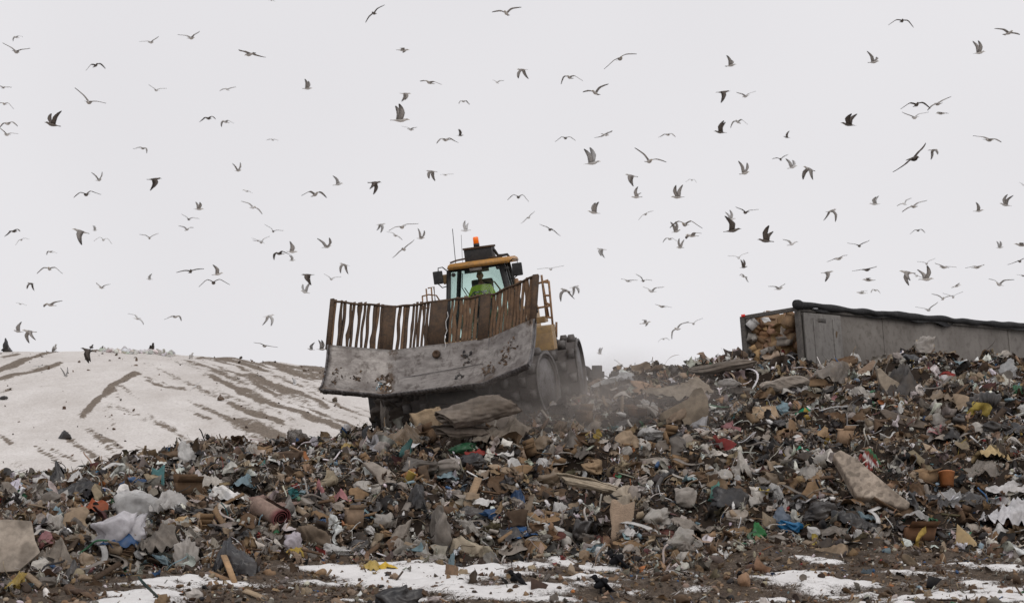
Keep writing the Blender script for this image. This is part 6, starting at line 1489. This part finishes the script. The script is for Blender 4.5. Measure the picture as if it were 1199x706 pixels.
for nm, cat, grp, cnt, pal, states in KINDS:
    got = 0; tries = 0
    while got < cnt and tries < cnt * 14:
        tries += 1
        px = gw.uniform(-12, 1211); yc, yf = crest_px(px)
        py = yc + 5 + (yf + 3 - yc - 5) * gw.random() ** .92
        if py > 703: continue
        if 425 < px < 625 and py < 512 or 620 <= px < 705 and py < 486: continue
        W = float(np.clip(gw.lognormal(math.log(.46), .4), .22, .9))
        if nm in ('plastic_bottle',): W = gw.uniform(.17, .27)
        if nm in ('wooden_board', 'pipe_piece'): W *= 1.5
        if px < 450: W *= .88
        if nm == 'cardboard_sheet': W *= .78
        r_ = W * 48 * .42
        if any(abs(px - a) < r_ * 1.0 + c * .85 and abs(py - b_) < (r_ + c) * .62 for a, b_, c in placed[:len(BOXES)]): continue
        if any(math.hypot(px - a, (py - b_) * 1.6) < (r_ + c) * .55 for a, b_, c in placed[len(BOXES):]): continue
        h = hit(px, py)
        if h[1] > 84: continue
        cn = pick(PW if (px < 450 and nm == 'cloth_rag' and gw.random() < .4) else pal, gw); c = np.array(C[cn]) * gw.uniform(.82, 1.12)
        if nm == 'plastic_bag': Hh = W * gw.uniform(.35, .65); V, F = (sh_bag(W, W * .7, Hh, gw, W > .3) if gw.random() < .4 else sh_cloth(W * 1.1, W * .9, Hh * 1.1, gw)); mt = 'clear' if gw.random() < .22 else 'film'; sm = True
        elif nm == 'cloth_rag': Hh = W * gw.uniform(.25, .6); V, F = sh_cloth(W * 1.2, W * gw.uniform(.6, 1.1), Hh, gw) if gw.random() < .8 else sh_bag(W, W * .7, Hh, gw, W > .3); mt = 'cloth'; sm = True
        elif nm == 'cardboard_sheet': Hh = W * gw.uniform(.3, .8); V, F = sh_card(W, W * gw.uniform(.2, .8), Hh, gw); mt = 'card'; sm = False
        elif nm == 'wooden_board': Hh = .1; V, F = sh_board(W, gw.uniform(.05, .14), gw.uniform(.02, .05), gw); V = roty(rotx(V, gw.uniform(-.9, .9)), gw.uniform(-.55, .55)); V[:, 2] += .12; mt = 'wood'; sm = False
        elif nm == 'black_bag': Hh = W * gw.uniform(.4, .7); V, F = sh_bag(W * 1.05, W * .75, Hh, gw, True) if gw.random() < .4 else sh_cloth(W * 1.2, W, Hh, gw); mt = 'blackbag'; sm = True
        elif nm == 'foam_cushion': Hh = W * gw.uniform(.3, .5); V, F = sh_cushion(W, W * .7, Hh, gw); V = rotx(V, gw.uniform(-.1, .7)); mt = 'cloth'; sm = True
        elif nm == 'plastic_bottle': V, F = sh_bottle(W, W * gw.uniform(.16, .24), gw); V = roty(V, gw.choice([-1, 1]) * gw.uniform(.7, 1.7)); V[:, 2] += .12; mt = 'hard'; sm = True
        elif nm == 'film_strip': V, F = sh_strip(W * 2.1, gw.uniform(.04, .13), gw); V = rotx(V, gw.uniform(-.3, .5)); V[:, 2] += .1; mt = 'film'; sm = True
        elif nm == 'carton': W *= .75; V, F = sh_carton(W, W * gw.uniform(.6, 1), W * gw.uniform(.4, .8), gw); V = rotx(roty(V, gw.uniform(-.6, .6)), gw.uniform(-.5, .7)); mt = 'card'; sm = False
        else: V, F = sh_pipe(W * .8, gw.uniform(.035, .075), gw, bend=gw.uniform(-.25, .25)); V = roty(V, gw.uniform(-.45, .45)); V[:, 2] += .12; mt = 'hard'; sm = True
        V = rotz(np.asarray(V, float), gw.uniform(-.9, .9) if nm in ('cardboard_sheet', 'carton', 'foam_cushion') else gw.uniform(-3.1, 3.1))
        V = rotx(V, .27)        # lies with the slope
        o = mesh_obj(nm, V, F, M[mt], None, sm, col=jitcol(c, V, gw), loc=tuple(h + [0, -.04, .02]))
        tag(o, None, cat, grp)
        st_ = states[gw.integers(len(states))]
        noun = {'plastic_bag': 'plastic bag', 'cloth_rag': 'rag', 'cardboard_sheet': 'cardboard sheet', 'wooden_board': 'board', 'black_bag': 'bin bag', 'foam_cushion': 'cushion', 'plastic_bottle': 'plastic bottle', 'film_strip': 'strip of film', 'carton': 'carton', 'pipe_piece': 'pipe piece'}[nm]
        rows.append([o, f'{sizeword(W)}{st_} {NAMEC[cn]} {noun} {near(px, py)}', px, py])
        placed.append((px, py, r_)); got += 1
rank_labels(rows)
def in_load(px, py):
    v_ = 'top' if py < 385 else ('middle' if py < 404 else 'bottom'); h_ = 'far side' if px < 890 else ('centre' if px < 914 else 'near side')
    return f'in the trailer load, {v_} row, {h_}'
rank_labels([[o, f'{noun} {in_load(px, py)}', px, py] for o, noun, px, py in tag_load])

# ------------------------------------------------------------------ gulls
def gull_mesh(wl, wr, sweep, tone, g, tail=.5, chord=1.0):
    """body along +x; wl / wr: (inner, outer) wing angles in degrees above level"""
    Vs, Fs, Cs, off = [], [], [], 0
    def put(V, F, c):
        nonlocal off
        Vs.append(np.asarray(V, float)); Fs.extend(tuple(int(i) + off for i in f) for f in F); Cs.append(np.asarray(c, float)); off += len(V)
    pal = {0: ((.13, .11, .095), (.1, .083, .072), (.055, .047, .042)), 1: ((.48, .45, .42), (.27, .247, .23), (.075, .068, .063)), 2: ((.62, .6, .58), (.42, .41, .4), (.14, .135, .135)), 3: ((.75, .74, .73), (.6, .59, .58), (.35, .34, .34))}
    cb, cw, ct = [np.array(x) for x in pal[tone]]
    st = [(-.30, .0, .012, .01), (-.22, .0, .03, .022), (-.12, -.005, .055, .05), (0, -.01, .075, .068), (.10, -.005, .068, .062), (.17, .012, .045, .044), (.215, .028, .04, .04), (.25, .032, .037, .036), (.278, .028, .022, .02), (.30, .022, .011, .012), (.33, .014, .007, .008), (.345, .008, .003, .004)]
    seg = 10; V = []
    for x, z, ry, rz in st:
        for j in range(seg):
            a = 2 * math.pi * j / seg; V.append((x, ry * math.cos(a), z + rz * math.sin(a)))
    F = [(i * seg + j, i * seg + (j + 1) % seg, (i + 1) * seg + (j + 1) % seg, (i + 1) * seg + j) for i in range(len(st) - 1) for j in range(seg)] + [tuple(range(seg - 1, -1, -1)), tuple((len(st) - 1) * seg + j for j in range(seg))]
    V = np.array(V); c = np.tile(cb, (len(V), 1)); c[V[:, 2] > .03] = (cb + cw) / 2; c[V[:, 0] > .29] = (.35, .24, .05) if tone > 0 else (.04, .035, .03)
    put(V, F, c)
    # tail fan
    t = [(-.2, -.03, 0), (-.2, .03, 0), (-.37, .02 + .08 * tail, 0), (-.385, 0, 0), (-.37, -.02 - .08 * tail, 0)]
    V = np.array([(x, y, .008) for x, y, _ in t] + [(x, y, -.004) for x, y, _ in t])
    F = [(0, 1, 2, 3, 4), (9, 8, 7, 6, 5)] + [(j, j + 5, (j + 1) % 5 + 5, (j + 1) % 5) for j in range(5)]
    c = np.tile(cb, (10, 1)); c[[2, 3, 4, 7, 8, 9]] = cb if tone > 1 else ct; put(V, F, c)
    # wings: six stations, thick leading edge, swept hand
    for s, (ai, ao) in ((1, wl), (-1, wr)):
        sp = [0, .1, .21, .3, .42, .53, .62, .655]; ch = np.array([.16, .15, .145, .14, .12, .09, .05, .012]) * chord; le = [.085, .1, .115, .125, .105, .06, -.005, -.05]
        p = np.array([0, .035 * s, .03]); prev = 0; V = []
        ext = []
        for i, (d_, c_, l_) in enumerate(zip(sp, ch, le)):
            k = sstep(.16, .36, d_); an = R(ai * (1 - k) + ao * k)
            if i: p = p + np.array([0, s * math.cos(an), math.sin(an)]) * (d_ - prev)
            prev = d_
            nrm = np.array([0, -s * math.sin(an), math.cos(an)]); sw = l_ - sweep * max(0, d_ - .3)
            th = .016 * (1 - d_ / .75)
            for xx, hh_ in ((sw, 0), (sw - .25 * c_, th), (sw - c_, -.004 + .002), (sw - .3 * c_, -th * .5)):
                V.append(p + np.array([xx, 0, 0]) + nrm * (hh_ + .02 * math.sin(math.pi * min(1, (sw - xx) / c_))))
        n = 4; ns = len(sp)
        F = [(i * n + j, i * n + (j + 1) % n, (i + 1) * n + (j + 1) % n, (i + 1) * n + j) for i in range(ns - 1) for j in range(n)] + [(3, 2, 1, 0), tuple((ns - 1) * n + j for j in range(n))]
        if s < 0: F = [f[::-1] for f in F]
        cc = []
        for i in range(ns):
            col_ = cw if i < 5 else (cw + ct) / 2 if i == 5 else ct
            for j in range(n): cc.append(col_ if j != 3 else (col_ * .6 + cb * .4 if i < 5 else col_))
        put(V, F, cc)
    return np.concatenate(Vs), Fs, np.clip(np.concatenate(Cs) * g.uniform(.85, 1.15), .01, .85)
# px, py, pose, seen size in pixels, heading (-1 left, 1 right), tone (0 dark brown .. 3 very pale, distance haze put in the colour)
GULLS = """19,44,A,14,-1,1;19,61,V,32,1,1;4,103,F,20,1,1;5,122,A,22,-1,1;9,145,A,26,1,1;8,158,V,24,1,1;112,77,A,24,-1,0;104,120,V,38,1,1;61,146,U,22,-1,0;177,50,V,23,1,1;224,45,V,27,1,1;292,64,F,36,1,1;183,106,V,21,1,2;266,105,F,19,1,3;244,139,M,20,-1,0;264,143,A,19,-1,2;167,174,A,19,-1,1;116,211,U,13,1,1;181,210,D,16,1,0;279,200,U,12,1,1;
438,16,B,28,1,0;472,59,G,14,1,1;593,16,V,32,1,1;360,104,U,13,1,1;503,97,F,30,1,1;475,110,D,12,1,1;582,97,V,14,1,2;543,119,A,16,1,1;469,141,U,24,1,1;481,152,V,20,1,2;539,159,U,9,1,0;522,164,A,27,-1,1;319,164,F,14,1,3;505,201,D,13,-1,1;522,205,F,18,1,3;318,1,F,9,1,2;
611,82,D,14,-1,1;726,69,B,40,1,1;667,91,A,27,1,1;697,109,V,31,1,1;856,77,U,14,1,1;847,108,D,15,1,0;873,113,V,24,1,2;864,143,A,22,1,2;843,155,U,16,-1,0;662,162,A,23,1,0;709,158,G,13,1,2;782,158,A,20,-1,1;694,191,U,22,1,2;760,189,V,38,1,1;739,206,D,14,-1,1;810,211,A,13,-1,2;872,203,U,17,1,1;
1056,25,A,28,1,0;1181,39,F,33,1,1;1023,73,U,16,1,1;1147,62,U,17,1,1;1073,123,A,32,1,0;1098,122,B,32,1,1;1071,138,V,30,1,2;1102,133,G,13,-1,1;993,146,U,20,-1,0;921,161,U,9,-1,0;914,187,V,18,-1,0;928,196,U,14,1,2;947,198,D,16,-1,1;1070,186,B,50,1,0;1093,176,D,12,1,1;1158,164,G,19,1,1;
101,228,M,28,1,0;233,245,U,13,1,1;221,257,V,20,1,0;219,269,V,18,1,1;16,271,A,22,1,0;25,281,A,16,1,1;94,271,D,18,-1,1;111,270,U,7,1,2;121,281,M,20,1,2;175,279,V,21,1,1;289,224,F,17,1,3;296,243,B,28,-1,3;59,295,A,14,-1,1;58,315,A,28,1,1;223,318,F,30,1,0;255,321,U,14,1,1;250,331,M,32,1,0;36,332,D,10,-1,0;119,337,V,19,1,1;175,327,U,8,-1,2;59,357,F,29,1,1;24,356,F,14,1,3;161,373,B,24,-1,2;205,371,A,22,1,1;21,388,U,13,-1,1;34,388,D,16,-1,1;302,282,B,16,-1,2;
369,228,M,27,1,1;396,216,U,13,1,2;439,214,D,15,1,0;320,271,V,21,-1,0;306,284,V,20,-1,1;327,297,A,25,-1,0;342,295,U,14,1,1;342,305,U,9,1,2;383,289,U,16,1,1;403,310,D,13,-1,1;360,322,D,14,-1,0;388,327,V,20,1,2;357,342,U,14,-1,2;446,263,D,11,1,2;471,266,B,34,1,1;463,276,B,20,-1,1;493,279,U,13,1,1;473,292,B,30,1,1;545,270,U,13,-1,3;315,370,D,14,1,2;310,405,F,28,1,1;364,409,U,10,-1,2;377,409,U,13,1,1;
607,231,M,24,-1,0;619,255,B,20,1,2;644,269,B,-26,1,0;695,249,U,16,-1,1;745,231,U,14,-1,1;793,231,U,18,-1,1;756,251,B,20,1,1;704,292,D,11,-1,2;645,315,F,29,1,3;662,340,D,16,-1,1;673,336,D,12,1,2;802,263,M,34,1,1;792,271,U,14,1,1;784,280,A,18,-1,2;810,276,G,16,-1,1;796,290,U,12,-1,1;873,249,V,26,-1,0;856,257,U,13,1,2;858,270,U,22,1,0;896,282,U,21,-1,0;865,302,V,22,1,3;871,313,U,11,1,0;871,324,A,16,-1,1;735,329,F,22,1,2;753,329,V,20,1,0;763,341,V,26,1,3;775,359,G,12,-1,1;756,378,G,12,1,2;777,397,A,13,-1,1;793,385,B,28,1,2;812,379,V,22,1,2;702,414,U,9,-1,2;
974,247,D,15,1,1;1024,239,U,14,-1,2;1059,239,V,18,-1,3;1070,242,B,31,1,1;1146,247,U,13,1,1;1177,240,U,16,-1,1;1075,270,A,18,-1,0;927,286,V,22,1,3;1006,288,V,24,-1,0;982,303,G,15,1,1;969,319,D,13,1,1;1015,316,G,16,1,0;1017,328,G,14,-1,1;1009,343,G,12,-1,2;1025,340,A,14,1,1;912,338,V,24,1,2;1062,319,D,17,-1,1;1085,309,V,20,-1,1;1105,313,F,30,1,1;1085,327,U,20,1,1;1073,323,B,22,-1,2;1120,335,G,11,1,2;1144,313,G,15,1,1;1171,290,U,10,1,2;1196,287,G,16,-1,1;1194,306,B,26,1,0;1170,333,V,30,1,2;1116,348,V,22,-1,2;1104,350,V,24,1,2;1087,363,V,26,1,2;1198,323,G,8,1,0;1198,217,V,10,1,2;
103,410,D,17,-1,0;211,427,V,14,1,0;77,440,U,12,1,2;229,452,B,16,1,3;46,429,F,16,1,2;304,440,A,12,1,1;345,450,U,9,1,3;732,432,V,28,1,3"""
POSE = dict(V=((34, 12), .9), A=((14, -42), .86), M=((30, -38), .8), F=((10, -4), .97), B=((8, -10), .95), U=((54, 66), .58), D=((-36, -66), .5), G=((10, -6), .5))
gg = np.random.default_rng(77); grow = []
POSEW = dict(V='wings raised', A='wings arched down', M='wings bent', F='wings flat', B='banking', U='wings straight up', D='wings beating down', G='gliding side-on')
TONEW = {0: 'dark brown', 1: 'grey-brown', 2: 'pale', 3: 'faint white'}
def zone(px, py):
    if py > 398 and px < 380: return 'low against the snowy hill'
    h_ = 'topmost' if py < 75 else 'high' if py < 160 else 'at mid-height' if py < 250 else 'low'
    x_ = 'over the hill\'s left end' if px < 130 else 'over the snowy hill' if px < 370 else 'over the blade' if px < 500 else 'over the cab' if px < 620 else 'just right of the compactor' if px < 740 else 'between cab and trailer' if px < 860 else 'over the trailer opening' if px < 960 else 'over the trailer side' if px < 1090 else 'at the far right'
    return f'{h_} {x_}'
for rec in GULLS.replace('\n', '').split(';'):
    px, py, ps, sz, hd, tone = rec.split(','); px, py, sz, hd, tone = float(px), float(py), float(sz), int(hd), int(tone)
    (ai, ao), fac = POSE[ps]; dn = sz < 0; sz = abs(sz)
    j = lambda a: gg.normal(0, a)
    asym = gg.uniform(-10, 10)
    wl = (ai + asym + j(5), ao + asym + j(7)); wr = (ai - asym + j(5), ao - asym + j(7))
    roll = j(7)
    if ps in 'UDG':
        yaw = (0 if hd > 0 else 180) + gg.uniform(-52, 52); pitch = gg.uniform(-4, 14)
        if ps == 'U': a_ = gg.uniform(-14, 12); wl = (ai + a_ + j(6), ao + a_ + j(8)); wr = (ai + a_ - 6 + j(6), ao + a_ + j(8))
    elif ps == 'B':
        yaw = gg.choice([-90, 90]) + gg.uniform(-35, 35); roll = (1 if hd > 0 else -1) * gg.uniform(22, 36) * (-1 if dn else 1); pitch = gg.uniform(-4, 8)
        if math.sin(R(yaw)) < 0: roll = -roll
        roll = -roll
    else:
        yaw = gg.choice([-90, 90]) + gg.uniform(-42, 42); pitch = gg.uniform(-4, 10)
        roll += gg.uniform(-9, 9)
    V, F, c = gull_mesh(wl, wr, gg.uniform(.1, .45), tone, gg, gg.uniform(.2, .9), gg.uniform(1.2, 1.45) * (1.15 if ps in 'UD' else 1.0))
    span = 1.36
    Yd = FPX * span * fac / (sz * 1.06)
    k = 1.0; lim = 88 if py > 392 and px < 420 else 300
    low_ = 84
    if Yd > lim: k = lim / Yd; Yd = lim
    if Yd < low_: k = low_ / Yd; Yd = low_
    k = min(k, 1.25)
    o = mesh_obj('gull', V * k, F, M['bird'], None, True, col=c, loc=tuple(P(px, py, Yd)))
    o.rotation_euler = Euler((R(roll), R(-pitch), R(yaw)), 'XYZ')
    tag(o, None, 'gull', 'gulls flying over the landfill')
    grow.append([o, f'{TONEW[tone]} gull, {POSEW[ps]}, {zone(px, py)}', px, py])
rank_labels(grow)

# ------------------------------------------------------------------ crows standing on the ground and birds perched on the hill
def crow_mesh(g):
    mb = MB(); V, F = ico(3); x, y, z = V.T
    body = V * [.17, .085, .085]; body[:, 2] += .02 * (x > 0) * x; mb.add(body @ np.array([[.83, 0, .55], [0, 1, 0], [-.55, 0, .83]]).T + [0, 0, .2], F)
    mb.add(V * [.062, .052, .055] + [.14, 0, .335], F)
    V2, F2 = tube([(.18, 0, .34), (.22, 0, .335), (.262, 0, .322)], np.array([.022, .017, .004]), 8); mb.add(V2, F2)
    V2, F2 = tube([(.08, 0, .26), (.12, 0, .31)], np.array([.06, .048]), 10); mb.add(V2, F2)
    mb.add(*tube([(-.1, 0, .13), (-.2, 0, .06), (-.29, 0, .01)], .05, flat=(.09, .025), up=(0, 1, .2)))
    for s in (-1, 1): mb.add(*tube([(.0, s * .035, .14), (.01, s * .035, .06), (.0, s * .035, .0)], .011, 6)); mb.add(*tube([(-.03, s * .035, .008), (.05, s * .035, .006)], .011, 6)); mb.add(*tube([(.02, s * .06, .3), (-.07, s * .085, .2), (-.2, s * .05, .07)], .05, flat=(.035, .1), up=(0, 1, 0)))
    return np.concatenate(mb.V), mb.F
for px, py, yaw, sc_, lab in [(722, 667, 170, 1.0, 'black crow standing upright on snow in front of the heap'), (704, 695, 200, .95, 'black crow bending on the snow beside a brown clod'), (868, 686, 250, .75, 'small black crow standing on the snow patch below the bright blue bag'), (604, 686, 150, .8, 'black crow half turned on soil left of the other crows')]:
    V, F = crow_mesh(gg); h = hit(px, py); o = mesh_obj('crow', V * sc_, F, M['bird'], None, True, col=np.array((.012, .012, .014)), loc=tuple(h)); o.rotation_euler = (0, 0, R(yaw)); tag(o, lab, 'crow', 'crows on the snow')
def hill_hit(px, py):
    p1 = P(px, py, 1.0); Ys = np.linspace(85, 142, 1500); x = p1[0] * Ys; zz = CAMZ + (p1[2] - CAMZ) * Ys; h = hill_z(x, Ys); k = np.nonzero(h >= zz)[0]
    i = k[0] if len(k) else int(np.argmax(h - zz)); return np.array([p1[0] * Ys[i], Ys[i], h[i]])
for px, py, sc_, tone, lab in [(179, 408, 1.0, 0, 'dark brown bird perched upright on the snow rubble of the hill crest'), (108, 407, .6, 0, 'small dark bird perched on the bare hill crest left of the snow rubble'), (120, 408, .5, 0, 'smallest dark bird perched right beside the snow rubble on the crest'), (65, 411, .8, 2, 'pale bird standing on the bare earth track near the hill crest'), (225, 420, .7, 2, 'pale bird standing on the crest right of the snow rubble')]:
    V, F = crow_mesh(gg); V = roty(V, -.35); h = hill_hit(px, py); o = mesh_obj('perched_bird', V * sc_ * .95, F, M['bird'], None, True, col=np.array((.05, .04, .033) if tone == 0 else (.45, .43, .41)), loc=tuple(h)); o.rotation_euler = (0, 0, R(gg.uniform(-60, 60))); tag(o, lab, 'bird', 'birds perched on the hill')
for px, py, w_, lab in [(9, 409, .55, 'black tent-shaped scrap on the far left crest of the hill'), (76, 514, .3, 'small dark pointed scrap stuck in the snow slope'), (5, 468, .3, 'tiny black scrap on the snow at the left picture edge'), (257, 469, .28, 'lone brown clump on the snowy slope in mid hill')]:
    h = hill_hit(px, py); V, F = sh_bag(w_ * 1.5, w_, w_ * 1.0, gg, False); V[:, 0] *= 1 - .6 * np.clip(V[:, 2] / w_, 0, 1)
    o = mesh_obj('dark_scrap', V, F, M['blackbag'], None, False, col=np.array(C['black'] if 'black' in lab or 'dark' in lab else C['brown']), loc=tuple(h)); tag(o, lab, 'scrap')

_seen = {}
for o in S.objects:
    if o.parent is None and o.get('label'):
        k = o['label']; _seen.setdefault(k, []).append(o.name)
        if len(k.split()) > 16: print('LONG', o.name, k)
for k, v in _seen.items():
    if len(v) > 1: print('SAME', k, v)
